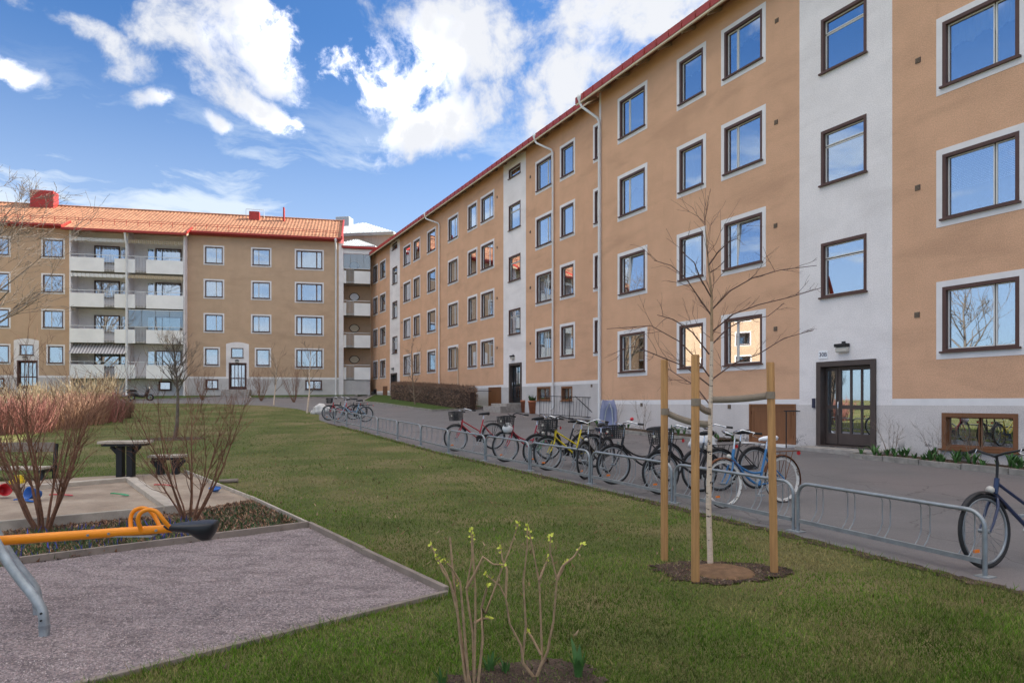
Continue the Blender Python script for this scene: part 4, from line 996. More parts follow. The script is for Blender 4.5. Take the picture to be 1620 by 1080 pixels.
# staked birch
bp = gp(1124, 893); BY = bp.y
bt = thing('birch_tree', bp, 0, 'young bare birch with pale stem tied between three stakes', 'tree')
def loc(v): return tuple(Vector(v)-bp)
tr = MB(); pts = px_path([(1124, 896), (1121, 800), (1123, 700), (1125, 600), (1126, 540), (1126, 470), (1121, 420), (1117, 375), (1114, 338)], BY)
tr.tube([loc(p) for p in pts[:5]], [.027, .024, .021, .018, .015], 10); trunk = tr.build('trunk', 'birch', bt); MB().tube([loc(p) for p in pts[4:]], [.0148, .012, .008, .005, .002], 8).build('leader', 'bark_tan', bt)
br = random.Random(11); cr_ = MB()
main = [[(1123, 610), (1085, 580), (1040, 562), (1005, 548), (985, 552)], [(1122, 595), (1100, 565), (1075, 540), (1030, 515), (960, 520)], [(1126, 600), (1160, 575), (1200, 560), (1240, 535), (1287, 522)], [(1126, 525), (1160, 497), (1200, 482), (1250, 470), (1300, 455)],
        [(1126, 500), (1105, 470), (1085, 440), (1062, 420), (1035, 412)], [(1126, 490), (1155, 460), (1190, 440), (1235, 427), (1292, 420)], [(1125, 470), (1108, 440), (1098, 415), (1075, 395)], [(1121, 420), (1135, 400), (1150, 385), (1168, 376)], [(1122, 560), (1095, 525), (1065, 505), (1040, 498)],
        [(1123, 640), (1100, 610), (1075, 595), (1045, 575)], [(1126, 545), (1150, 520), (1172, 508), (1215, 500), (1240, 480)]]
for k, m_ in enumerate(main):
    sgn = br.uniform(-1, 1)
    P3 = [at(x, y, BY+sgn*.55*i/len(m_)) for i, (x, y) in enumerate(m_)]
    rs_ = [.0075*(1-.8*i/len(m_)) for i in range(len(m_))]
    cr_.tube([loc(p) for p in P3], rs_, 5, False)
    for i in range(1, len(P3)):
        for _ in range(2):
            f = br.random(); b = P3[i-1].lerp(P3[i], f); d = (P3[i]-P3[i-1]).normalized()
            grow(cr_, Vector(loc(b)), d+Vector((br.gauss(0, .5), br.gauss(0, .5), br.gauss(.15, .5))), br.uniform(.10, .26), .0028, 1, br, 3, .5, .05, 3, (1, 3), .6, .14, .0016)
for i in range(4, 8):
    for _ in range(5): grow(cr_, Vector(loc(pts[i].lerp(pts[i+1], br.random()))), Vector((br.gauss(0, .6), br.gauss(0, .6), .7)), br.uniform(.15, .35), .003, 1, br, 3, .5, .1, 3, (1, 3), .6, .14, .0016)
cr_.build('crown', 'bark_birch_twig', bt)
stakes = {}
for k, (x, yb, yt, lab) in enumerate(((1051, 886, 569, 'round timber stake left bare on the rack side, with low strap'), (1100, 921, 561, 'round timber stake on the lawn side close by the birch stem'), (1222, 906, 573, 'round timber stake nearest the entrance door, with high strap'))):
    b = gp(x+(3 if k == 2 else 0), yb); s = MB(); H = 1.5+(HOR-yt)/FPX*b.y-b.z; lx = (-.035 if k == 2 else .0)
    s.tube([(0, 0, -.1), (lx*.4, 0, H*.4), (lx, 0, H-.008), (lx, 0, H)], [.034, .034, .034, .031], 14); o = s.build('tree_stake', 'wood_post'); o.location = b
    stakes[k] = (b, lx, H); tag(o, lab, 'stake', 'stakes round the young birch')
def strap(p, q, w_, sag, lab):
    q_ = MB(); n_ = 10; V = []
    for i in range(n_+1):
        f = i/n_; c = p.lerp(q, f); c.z -= sag*4*f*(1-f); s = (q-p).cross(Vector((0, 0, 1))).normalized()*.004
        V += [c+s+Vector((0,0,w_/2)), c+s-Vector((0,0,w_/2)), c-s-Vector((0,0,w_/2)), c-s+Vector((0,0,w_/2))]
    q_.add(V, [(i*4+j, i*4+(j+1) % 4, i*4+4+(j+1) % 4, i*4+4+j) for i in range(n_) for j in range(4)], True)
    for c in (p, ): q_.tube([c-Vector((0,0,w_/2)), c+Vector((0,0,w_/2))], .040, 14)
    tag(q_.build('tree_strap', 'strap'), lab, 'strap', 'straps holding the young birch')
stem = lambda y: at(1124.5, y, BY)
strap(at(1052, 651, stakes[0][0].y), stem(671), .062, .03, 'webbing strap from the stake on the rack side to the birch stem')
strap(at(1101, 636, stakes[1][0].y), stem(651), .062, .02, 'short webbing strap from the lawn side stake to the birch stem')
strap(at(1219, 625, stakes[2][0].y), stem(632), .062, .012, 'long dark webbing strap from the stake nearest the door to the birch stem')
disc = MB(); pr = [(0, .025), (.2, .024), (.25, .016), (.27, 0)]; disc.lathe(pr, 28); do = disc.build('root_mat', 'coir'); do.location = gp(1143, 904, .012); tag(do, 'round brown coir mat at the foot of the birch', 'mat')
MUL = gp(1135, 905)
ml = [(MUL.x+.58*math.cos(a)*q_, MUL.y+.38*math.sin(a)*q_) for a, q_ in [(k*math.pi/60, 1+.12*math.sin(3*k*math.pi/60+1)+rnd.uniform(-.13, .1)) for k in range(120)]]
sheet('mulch_ring', ml, 'soil', .012)

# multi-stemmed bare shrubs by the flower bed
def shrub(base, n_, H, sp, m, rg, label, r=.02, depth=3, kids=(2, 4), up=.1, cat='shrub', shrink=.6, name='bare_shrub', lean=None, group=None):
    root = thing(name, base, 0, label, cat, group); a = MB(); c = MB()
    for k in range(n_):
        an = 2*math.pi*(k+rg.random()*.6)/n_; t = sp*rg.uniform(.35, 1.0)
        d = Vector((math.cos(an)*t, math.sin(an)*t*.8, 1)); st_ = Vector((math.cos(an)*.05, math.sin(an)*.05, -.02))
        hh = H*rg.uniform(.75, 1.05); pts = [st_]; q = st_.copy(); dd = d.normalized(); rs_ = [r*rg.uniform(.8, 1.1)]
        for i in range(6):
            dd = (dd+Vector((rg.gauss(0, .07), rg.gauss(0, .07), .05))).normalized(); q = q+dd*hh/6; pts.append(q); rs_.append(rs_[0]*(1-.8*(i+1)/6))
        a.tube(pts, rs_, 7, False)
        for i in range(2, 7):
            for _ in range(rg.randint(*kids)//(1 if i > 2 else 2)):
                ax = Vector((rg.gauss(0, 1), rg.gauss(0, 1), 0)); grow(c, pts[i], dd+ax*.5, hh*.30*rg.uniform(.6, 1.2), max(.0022, rs_[i]*.55), depth-1, rg, 4, .5, up, 4, (1, 3), shrink, .11, .0018)
    a.build('stem', m, root); c.build('twigs', m, root); return root
shrub(gp(68, 842), 12, 1.75, .70, 'bark_red', random.Random(4), 'many stemmed bare reddish shrub behind the beam of the seesaw', .018, 3, (2, 5))
shrub(gp(300, 824), 10, 1.55, .72, 'bark_red', random.Random(9), 'many stemmed bare shrub between sandpit corner and brown bed', .014, 3, (2, 5))
# budding shrubs in the foreground, shaped after their stems
def budding(base_px, stems, label, Yb):
    b = gp(*base_px); root = thing('budding_shrub', b, 0, label, 'shrub'); a = MB(); u = MB(); rg = random.Random(base_px[0])
    for st_ in stems:
        off = rg.uniform(-.12, .12)
        P = [Vector(at(x, y, b.y+off*i/len(st_)))-b for i, (x, y) in enumerate(st_)]
        n_ = len(P); a.tube(P, [.0085*(1-.58*i/(n_-1)) for i in range(n_)], 6, False)
        tips = [(P[-1], 5)]+[(P[-1].lerp(P[-2], f), 2) for f in (.2, .45)]
        for t, nn in tips:
            for _ in range(nn):
                d = Vector((rg.gauss(0, 1), rg.gauss(0, 1), rg.gauss(.5, .8))).normalized()*rg.uniform(.013, .026); s = d.orthogonal().normalized()*.008
                u.quad(t, t+d*.5+s, t+d, t+d*.5-s)
    a.build('stem', 'bark_tan', root); u.build('buds', 'bud', root)['kind'] = 'stuff'
budding((752, 1084), [[(738, 1084), (728, 1010), (722, 950), (706, 905), (690, 880)], [(745, 1084), (733, 1030), (722, 960), (716, 900), (712, 850), (715, 895), (725, 925)], [(750, 1084), (748, 1000), (740, 950), (738, 930), (747, 880), (745, 840)],
        [(750, 1084), (752, 980), (752, 930), (748, 870), (748, 838)], [(756, 1084), (764, 1010), (762, 960), (768, 970), (790, 910), (806, 870), (820, 828)], [(742, 1084), (735, 1000), (728, 920), (715, 898), (702, 885)], [(762, 960), (770, 930), (771, 925)], [(738, 930), (752, 905), (764, 880), (780, 892), (798, 893)], [(722, 960), (712, 920), (700, 902), (682, 862)], [(750, 985), (762, 978), (775, 977)]],
        'budding shrub with straight pale stems, left of its forked neighbour', 0)
budding((846, 1072), [[(846, 1074), (828, 1050), (824, 1020), (806, 985), (800, 945), (790, 925), (768, 908)], [(846, 1072), (826, 1045), (832, 990), (828, 920), (834, 865), (834, 832)], [(848, 1072), (858, 1045), (856, 990), (853, 920), (843, 870), (836, 835)],
        [(848, 1072), (866, 1030), (876, 980), (881, 915), (870, 870), (871, 847)], [(880, 917), (890, 895), (908, 880), (921, 860)], [(881, 917), (890, 900), (897, 886)], [(800, 945), (802, 900), (795, 885), (792, 865)], [(853, 917), (868, 880)], [(856, 1035), (840, 1005), (834, 998)]],
        'budding shrub with forked upright stems beside green tulip leaves', 0)
def leaf_clump(base, n_, H, w_, rg, m='leaf_green', spread=.5):
    mb = MB()
    for k in range(n_):
        a = rg.uniform(0, 6.28); t = rg.uniform(.1, spread); h = H*rg.uniform(.6, 1.1); s = Vector((-math.sin(a), math.cos(a), 0)); d = Vector((math.cos(a), math.sin(a), 0)); V = []
        for i in range(5):
            f = i/4; c = d*(t*h*f*f+.015)+Vector((0, 0, h*f*(1-.15*f))); ww = w_*math.sin(math.pi*min(.98, .12+f*.86))*.5
            V += [c-s*ww, c+d*.006*(1 if i < 4 else 0), c+s*ww]
        mb.add(V, [(i*3+j, i*3+j+1, i*3+4+j, i*3+3+j) for i in range(4) for j in range(2)], True)
    return mb
rg = random.Random(31)
for x, y, n_, H, lab in ((915, 1072, 9, .22, 'broad green tulip leaves beside the forked budding shrub'), (700, 1082, 8, .10, 'low green leaves left of the straight budding shrub'), (775, 1062, 9, .12, 'bluish leaf tuft between the two budding shrubs'), (800, 1065, 7, .10, 'small leaf tuft at the fork of the budding shrub')):
    o = leaf_clump(None, n_, H, .035 if H > .2 else .016, rg).build('leaf_clump', 'leaf_green'); o.location = gp(x, y); tag(o, lab, 'plant', 'leaf tufts at the foreground shrubs')
FB0 = [gp(700, 1110), gp(700, 1078), gp(740, 1062), gp(800, 1048), gp(870, 1043), gp(930, 1056), gp(960, 1080), gp(965, 1110)]
FB = []
for _i in range(len(FB0)):
    for _k in range(8): FB.append(FB0[_i].lerp(FB0[(_i+1) % len(FB0)], _k/8)+Vector((rnd.uniform(-.035, .035), rnd.uniform(-.03, .03), 0)))
sheet('shrub_bed', [(p.x, p.y) for p in FB], 'soil', .010)

# dome-crowned tree on the lawn, small trees, large tree at the left
def tree(base, H, tr_h, r, m, rg, label, n_=14, L=1.2, spread=1.0, depth=3, name='bare_tree', kids=(2, 4), rmin=.006, up=.12, group=None):
    root = thing(name, base, 0, label, 'tree', group); a = MB(); c = MB(); q = Vector((0, 0, -.05)); pts = [q]; rs_ = [r]
    for i in range(6): q = q+Vector((rg.gauss(0, .012)*H, rg.gauss(0, .012)*H, H*.85/6)); pts.append(q); rs_.append(r*(1-.8*(i+1)/6))
    a.tube(pts, rs_, 9); a.build('trunk', m, root)
    for k in range(n_):
        f = tr_h+(1-tr_h)*k/n_; x = f*5.999*1.0; i = int(x); b = pts[i].lerp(pts[i+1], x-i); an = k*2.4+rg.uniform(-.4, .4)
        grow(c, b, Vector((math.cos(an)*spread, math.sin(an)*spread, .75+.5*f)), L*(1.15-.45*f)*rg.uniform(.8, 1.15), max(rmin, rs_[i]*.5), depth, rg, 5, .55, up, 4, kids, .62, .1, rmin)
    c.build('crown', m if m != 'birch' else 'bark_twig', root); return root
b = gp(276, 694); tree(b, 3.35, .52, .065, 'bark_grey', random.Random(2), 'small bare tree with dense dome crown on the lawn before the balconies', 26, .78, 1.05, 3, kids=(2, 4), rmin=.004, up=.16)
sheet('tree_soil', [(b.x+.9*math.cos(a), b.y+.7*math.sin(a)) for a in [k*math.pi/12 for k in range(24)]], 'soil', .006)
b = gp(-75, 640); tree(b, 14.5, .25, .2, 'bark_grey', random.Random(8), 'tall bare tree whose twigs reach in before the brown house', 30, 5.2, .95, 4, kids=(2, 4), rmin=.012, up=.05)
for x, y, H, lab, m in ((433, 641, 3.6, 'slender white stemmed sapling left of the basement window', 'birch'), (486, 653, 4.0, 'slender white stemmed sapling by the white boulder', 'birch'), (657, 641, 4.6, 'small bare tree in front of the clipped brown hedge', 'bark_twig')):
    tree(gp(x, y), H, .3 if m == 'birch' else .12, .05, m, random.Random(x), lab, 10 if m == 'birch' else 12, 1.0, .8, 2, rmin=.007, kids=(2, 3))
for x, y, lab in ((413, 634, 'bare twiggy shrub beside the house entrance'), (465, 636, 'bare reddish shrub below the wide basement window'), (320, 633, 'bare twiggy shrub left of the house entrance')):
    shrub(gp(x, y), 12, 2.3, .6, 'bark_red', random.Random(x), lab, .018, 2, (2, 4))
# red and orange dogwood thicket, plants told apart by colour
def dogwood(base, n_, H, w_, m, label, rg):
    root = thing('dogwood_shrub', base, 0, label, 'shrub', 'dogwood thicket on the lawn'); mb = MB()
    for k in range(n_):
        a = rg.uniform(0, 6.28); rr_ = w_*math.sqrt(rg.random()); p = Vector((math.cos(a)*rr_*.7, math.sin(a)*rr_*.6, 0)); p.z = zg(base.y+p.y)-base.z
        h = H*rg.uniform(.6, 1.1); d = Vector((math.cos(a)*.25+rg.gauss(0, .15), math.sin(a)*.2+rg.gauss(0, .15), 1)); q = [p]
        for i in range(3): d = (d+Vector((rg.gauss(0, .1), rg.gauss(0, .1), .1))).normalized(); q.append(q[-1]+d*h/3)
        mb.tube(q, [.022, .019, .015, .008], 3, False)
        for _ in range(2): grow(mb, q[rg.choice((1, 2))], d+Vector((rg.gauss(0, .4), rg.gauss(0, .4), .2)), h*.45, .012, 0, rg, 3)
    mb.build('stems', m, root)
rg = random.Random(77)
for k, (x, y, n_, H, w_, m, lab) in enumerate(((-60, 688, 170, 1.25, 1.9, 'dogwood_red', 'red stemmed dogwood at the sunlit end of the thicket'), (20, 685, 170, 1.25, 1.7, 'dogwood_red', 'red stemmed dogwood behind the bench back'), (75, 678, 170, 1.3, 1.8, 'dogwood_orange', 'orange stemmed dogwood in the middle of the thicket'), (118, 672, 170, 1.25, 1.7, 'dogwood_orange', 'orange stemmed dogwood next to the dark end of the thicket'),
        (150, 668, 160, 1.2, 1.6, 'dogwood_red', 'red brown dogwood in the shade beside the orange one'), (160, 664, 180, 1.15, 1.4, 'hedge_twig', 'dark brown shrub closing the thicket'), (184, 661, 130, .85, 1.0, 'hedge_twig', 'low dark brown shrub at the tip of the thicket'),
        (30, 648, 150, 1.5, 2.6, 'straw', 'tall straw coloured grass clump behind the red dogwood'), (110, 648, 150, 1.5, 2.4, 'straw', 'tall straw coloured grass clump behind the orange dogwood'), (148, 647, 120, 1.9, 1.8, 'straw', 'tall pale twiggy shrub in front of the lowest balcony'))):
    dogwood(gp(x, y), n_, H, w_, m, lab, rg)

# clipped hedge
def hedge():
    a, b = FA.w(FA.u(626, -1.5), -1.5), FA.w(FA.u(747, -1.7), -1.7); root = thing('hedge', (a+b)/2, 0, 'clipped leafless brown hedge along the foot of the far house', 'hedge')
    c = (a+b)/2; root.location.z = zg(c.y)+.07; L = (b-a).length; d = (b-a).normalized(); s = Vector((-d.y, d.x, 0)); z0 = root.location.z
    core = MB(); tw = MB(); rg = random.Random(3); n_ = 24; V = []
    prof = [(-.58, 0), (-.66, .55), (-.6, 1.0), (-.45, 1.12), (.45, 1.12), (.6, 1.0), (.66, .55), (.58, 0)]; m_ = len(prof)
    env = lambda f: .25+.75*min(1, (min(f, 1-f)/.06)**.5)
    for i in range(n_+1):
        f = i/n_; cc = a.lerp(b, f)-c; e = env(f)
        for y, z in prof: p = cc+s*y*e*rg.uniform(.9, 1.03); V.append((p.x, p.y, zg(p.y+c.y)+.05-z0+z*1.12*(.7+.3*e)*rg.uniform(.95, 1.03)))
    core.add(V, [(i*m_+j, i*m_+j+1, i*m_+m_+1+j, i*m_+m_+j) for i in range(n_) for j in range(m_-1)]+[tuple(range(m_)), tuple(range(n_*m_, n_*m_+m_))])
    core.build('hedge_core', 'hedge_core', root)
    for k in range(9000):
        f = rg.uniform(-.006, 1.006); cc = a.lerp(b, f)-c; e = env(min(1, max(0, f))); x = rg.random()*(m_-1); i = int(x); (ya, za), (yb_, zb) = prof[i], prof[i+1]; x -= i
        yy, zz = ya+(yb_-ya)*x, za+(zb-za)*x
        p = cc+s*yy*e*rg.uniform(.96, 1.03); p.z = zg(p.y+c.y)+.05-z0+zz*1.12*(.7+.3*e)
        dd = (s*yy*.8+Vector((rg.gauss(0, .45), rg.gauss(0, .45), (zz-.3)*.7+rg.gauss(0, .4)))).normalized(); q = p+dd*rg.uniform(.07, .2)
        o_ = dd.orthogonal().normalized()*.012; tw.add([p-o_, p+o_, q], [(0, 1, 2)])
    t = tw.build('twigs', 'hedge_twig', root)
hedge()

tree(Vector((-40, 16, zg(16))), 12, .25, .2, 'bark_grey', random.Random(18), 'bare tree across the yard, seen only mirrored in the window panes', 16, 4., .95, 3, kids=(2, 3), rmin=.02, up=.05)
# ---------------- seesaw ----------------
def seesaw():
    foot = gp(70, 1006); Y0 = foot.y
    root = thing('seesaw', (foot.x, foot.y, 0), 0, 'orange seesaw beam with black seat on bent galvanised legs, standing in the gravel', 'seesaw')
    L = lambda px, py, Y: at(px, py, Y)-Vector((foot.x, foot.y, 0))
    piv = at(-60, 859, Y0+.22)-Vector((foot.x, foot.y, 0))
    q = MB(); tipp = L(272, 835.5, Y0+.42); d = (tipp-piv).normalized(); far = piv-d*1.75
    q.tube([far, piv, tipp-d*.25, tipp], [.034, .034, .032, .028], 14); beam = q.build('beam', 'orange', root)
    side = Vector((-d.y, d.x, 0)).normalized(); up = Vector((0, 0, 1))
    for s, x in ((1, 222), (-1, 242)):                     # the two grab handles
        c = L(x, 838, Y0+.40)+side*.05*s; c.z = (piv+(tipp-piv)*((c-piv).dot(d)/(tipp-piv).length)).z
        w_, h = .085, .155
        pts = [c-d*w_*.8-side*s*.03, c-d*w_+up*h*.55, c-d*w_*.75+up*h*.88, c-d*w_*.1+up*h, c+d*w_*.55+up*h*.86, c+d*w_+up*h*.45, c+d*w_*1.5-side*s*.03]
        ps = []
        for i in range(len(pts)-1):
            for k in range(4): ps.append(pts[i].lerp(pts[i+1], k/4))
        ps.append(pts[-1])
        for _ in range(3): ps = [ps[0]]+[(ps[i-1]+ps[i]*2+ps[i+1])/4 for i in range(1, len(ps)-1)]+[ps[-1]]
        MB().tube(ps, .0145, 10).build('grab_handle', 'orange', beam)
    for f in (.60, .70, .93): c = piv.lerp(tipp, f); MB().tube([c-side*.04, c+side*.04], .009, 8).build('bolt', 'galv', beam)
    c = piv.lerp(tipp, .80); MB().box(c.x-.16, c.x+.16, c.y-.036, c.y+.036, c.z-.034, c.z-.026).build('clamp_plate', 'galv_dull', beam)
    se = MB(); V = []; n_ = 12
    prof = [(-.03, .018, .012, .03), (.04, .05, .018, .042), (.11, .085, .022, .052), (.16, .10, .024, .068), (.20, .11, .025, .105), (.24, .115, .026, .135), (.285, .11, .025, .13), (.315, .095, .02, .085), (.33, .065, .01, .035)]
    for x, w_, t_, b_ in prof:
        c = tipp+d*(x-.03)+up*.015
        for k in range(n_):
            a = 2*math.pi*k/n_; V.append(c+side*w_*math.cos(a)+up*(t_ if math.sin(a) > 0 else b_*.9)*math.sin(a)*(1.0 if math.sin(a) > 0 else 1))
    se.add(V, [(i*n_+j, i*n_+(j+1) % n_, (i+1)*n_+(j+1) % n_, (i+1)*n_+j) for i in range(len(prof)-1) for j in range(n_)]+[tuple(range(n_)), tuple(range((len(prof)-1)*n_, len(prof)*n_))], True)
    so = se.build('seat', 'seat_black', root)
    bc = tipp+d*.26-up*.10-side*.0
    z0 = zg(Y0)
    def leg(fx, fy, top):
        f = Vector((fx-foot.x, fy-foot.y, 0)); pts = [f+Vector((0, 0, -.05)), f+Vector((0, 0, .14)), f+(top-f)*.12+Vector((.01, 0, .13)), f.lerp(top, .5)+Vector((.008, 0, .02)), top]
        ps = []
        for i in range(len(pts)-1):
            for k in range(5): ps.append(pts[i].lerp(pts[i+1], k/5))
        ps.append(pts[-1])
        for _ in range(4): ps = [ps[0]]+[(ps[i-1]+ps[i]*2+ps[i+1])/4 for i in range(1, len(ps)-1)]+[ps[-1]]
        lo = MB().tube(ps, .030, 14).build('leg', 'galv_dull', root)
        MB().tube([f+Vector((0, 0, .055)), f+Vector((0, 0, .075))], .034, 14).build('collar', 'galv', lo)
        for zz in (.11, .155): MB().tube([f+Vector((.0, -.026, zz)), f+Vector((0, -.034, zz))], .007, 8).build('bolt', 'black', lo)
    top = L(-40, 800, Y0+.08); top2 = L(-30, 800, Y0+.36)
    bf = gp(60, 972); leg(foot.x, foot.y, top); leg(bf.x, bf.y, top2); leg(foot.x-1.05, foot.y-.05, top); leg(foot.x-1.05, foot.y+.55, top2)
    MB().tube([top-Vector((0, .05, 0)), top2+Vector((0, .05, 0))], .028, 12).build('axle', 'galv', root)
seesaw()
# ---------------- timber edging ----------------
def plank_run(pts, name, lab, m, h=.10, w_=.045, z=-.02, L=2.2, group=None):
    c = Vector((pts[0].x, pts[0].y, 0)); root = thing(name, c, 0, lab, 'edging', group)
    for a, b in zip(pts[:-1], pts[1:]):
        a, b = Vector((a.x, a.y, 0)), Vector((b.x, b.y, 0)); n_ = max(1, round((b-a).length/L))
        for k in range(n_):
            p, q = a.lerp(b, k/n_), a.lerp(b, (k+1)/n_); e = (q-p).normalized()*.004
            p, q = p+e-c, q-e-c; p.z = zg(p.y+c.y)+z+h/2+rnd.uniform(-.006, .006); q.z = zg(q.y+c.y)+z+h/2+rnd.uniform(-.006, .006)
            MB().bar(p, q, w_, h).build('plank', m, root, bevel=.005)
    return root
plank_run([gp(-420, 951), gp(30, 892.5), gp(488, 834)], 'board_edging', 'weathered board edging between the gravel and the flower bed', 'wood_grey', .095)
plank_run([gp(489, 833), gp(707, 938.5)], 'board_edging', 'board edging on the right side of the gravel, ending at a corner', 'wood_grey', .08)
plank_run([gp(708, 940), gp(140, 1083), gp(-300, 1200)], 'board_edging', 'low board edging between gravel and the lawn in the foreground', 'wood_grey', .05)
plank_run([gp(489, 832), gp(398, 790), gp(292, 747)], 'board_edging', 'thin pale edging between the lawn and the sandy ground', 'wood_pale', .075, .03)
sb = thing('sandpit', gp(272, 812), 0, 'sandpit framed by wide pale planks with toys inside', 'sandpit')
o_ = gp(272, 812)
SC = [gp(-260, 790, .12), gp(208, 755, .12), gp(272, 799, .12), gp(-300, 850, .12)]
def flat_plank(a, b, w_, h=.14):
    a, b = a-o_, b-o_; MB().bar(a-Vector((0, 0, h/2)), b-Vector((0, 0, h/2)), w_, h).build('plank', 'wood_pale', sb, bevel=.008)
mid = SC[0].lerp(SC[1], .55); mid2 = SC[2].lerp(SC[3], .45)
dd_ = (SC[2]-SC[1]).normalized()*.105
flat_plank(SC[0], mid, .15); flat_plank(mid, SC[1]-dd_*.78, .15); flat_plank(SC[1], SC[2], .16); flat_plank(SC[2]+(SC[3]-SC[2]).normalized()*.105, mid2, .06); flat_plank(mid2, SC[3], .06)
sand = sheet('sandpit_sand', [(p.x, p.y) for p in SC], 'sand', .05)
# toys
def toy(mb, name, m, loc_, lab, rot=(0, 0, 0)):
    o = mb.build(name, m); o.location = loc_; o.rotation_euler = rot; tag(o, lab, 'toy', 'toys left at the sandpit'); return o
bucket = lambda: MB().lathe([(0, 0), (.06, 0), (.085, .15), (.092, .15), (.092, .165), (.082, .165), (.058, .012), (0, .012)], 18)
toy(bucket(), 'toy_bucket', 'plastic_red', gp(0, 776, .15), 'red toy bucket lying by the sandpit edge', (R(80), 0, R(60)))
toy(bucket(), 'toy_bucket', 'plastic_blue', gp(62, 782, .13), 'dark blue toy bucket in the sandpit', (R(75), 0, R(-20)))
q = MB(); q.box(-.11, .11, -.07, .07, 0, .06); q.box(-.05, .09, -.06, .06, .06, .15)
for x in (-.07, .07):
    for y in (-.075, .075): q.tube([(x, y-.015, .03), (x, y+.015, .03)], .035, 12)
toy(q, 'toy_truck', 'plastic_yellow', gp(27, 764, .13), 'yellow toy truck on the back plank of the sandpit', (0, 0, R(20))).scale = (.85, .85, .85)
def shovel(): 
    q = MB(); q.tube([(0, 0, .03), (.16, 0, .025)], .01, 8); q.tube([(0, -.03, .03), (0, .03, .03)], .01, 8); q.add([(.15, -.03, .03), (.27, -.035, .015), (.29, 0, .01), (.27, .035, .015), (.15, .03, .03), (.15, -.03, .022), (.27, -.035, .007), (.29, 0, .002), (.27, .035, .007), (.15, .03, .022)], [(0,1,2,3,4), (9,8,7,6,5), (0,5,6,1), (1,6,7,2), (2,7,8,3), (3,8,9,4)]); return q
toy(shovel(), 'toy_shovel', 'plastic_red', gp(80, 785, .06), 'red toy shovel in the sand of the pit', (0, 0, R(15)))
toy(shovel(), 'toy_shovel', 'plastic_red', gp(245, 769, .01), 'red toy shovel on the sandy ground outside the pit', (0, 0, R(10)))
toy(shovel(), 'toy_shovel', 'plastic_green', gp(178, 783, .06), 'green toy shovel in the sandpit', (0, 0, R(-15)))
toy(shovel(), 'toy_shovel', 'plastic_blue', gp(25, 793, .06), 'blue toy shovel near the front of the sandpit', (0, 0, R(-10)))
q = MB(); q.lathe([(0, 0), (.05, .0), (.085, .05), (.09, .055), (.05, .02), (0, .015)], 14); toy(q, 'toy_boat', 'plastic_blue', gp(341, 776, .03), 'small bright blue toy on the sandy ground by the lawn', (R(30), 0, 0)).scale = (1.1, .6, 1)
q = MB(); q.tube([(-.15, 0, .03), (.15, .05, .04)], .035, 7); o = q.build('wood_piece', 'wood_grey'); o.location = gp(361, 764); tag(o, 'piece of weathered wood lying on the lawn edge', 'wood')
# ---------------- table, seat and bench of planks on black posts ----------------
def plank_table(px, py_b, py_t, wpx, lab, cat, name, posts, rot):
    b = gp(px, py_b); s_ = FPX/b.y; H = (py_b-py_t)/s_; W = wpx/s_
    root = thing(name, b, R(rot), lab, cat)
    n_ = 4; D = .42 if cat == 'table' else .32
    for k in range(n_):
        y = -D/2+D*(k+.5)/n_; MB().box(-W/2, W/2, y-D/n_/2+.004, y+D/n_/2-.004, H-.045, H).build('plank', 'wood_pale', root, bevel=.005)
    MB().box(-W/2+.06, W/2-.06, -D/2+.03, D/2-.03, H-.09, H-.046).build('frame', 'black', root)
    for x in posts:
        q = MB(); q.box(x-.055, x+.055, -.075, .075, 0, H-.1); q.bar((x, 0, H-.28), (x+(.16 if x >= 0 else -.16), 0, H-.1), .08, .06); q.build('leg', 'black', root, bevel=.01)
plank_table(199, 754, 697, 70, 'grey plank table on a thick black post beside the sandpit', 'table', 'plank_table', (-.09, .09), 6)
plank_table(266, 750, 719, 52, 'low grey plank stool with black legs right of the plank table', 'stool', 'plank_stool', (-.14, .14), 6)
bn = gp(80, 757); s_ = FPX/bn.y; root = thing('park_bench', bn, R(3), 'grey plank bench with black legs beside the sandpit', 'bench')
zs = lambda py: (757-py)/s_
for a, b in ((700, 712), (712.5, 715)): MB().box(-1.75, -.02, .12, .15, zs(b), zs(a)).build('backrest_plank', 'wood_grey', root, bevel=.006)
for k in range(3): MB().box(-1.75, 0, -.30+.13*k, -.30+.13*k+.12, zs(737)-.04, zs(737)).build('seat_plank', 'wood_pale', root, bevel=.006)
for x in (-.0, -1.65):
    q = MB(); q.bar((x, .1, 0), (x, .17, zs(702)), .05, .05); q.bar((x, -.25, 0), (x, -.22, zs(738)-.04), .05, .05); q.bar((x, -.3, zs(738)-.06), (x, .14, zs(738)-.06), .05, .05); q.build('leg', 'black', root)
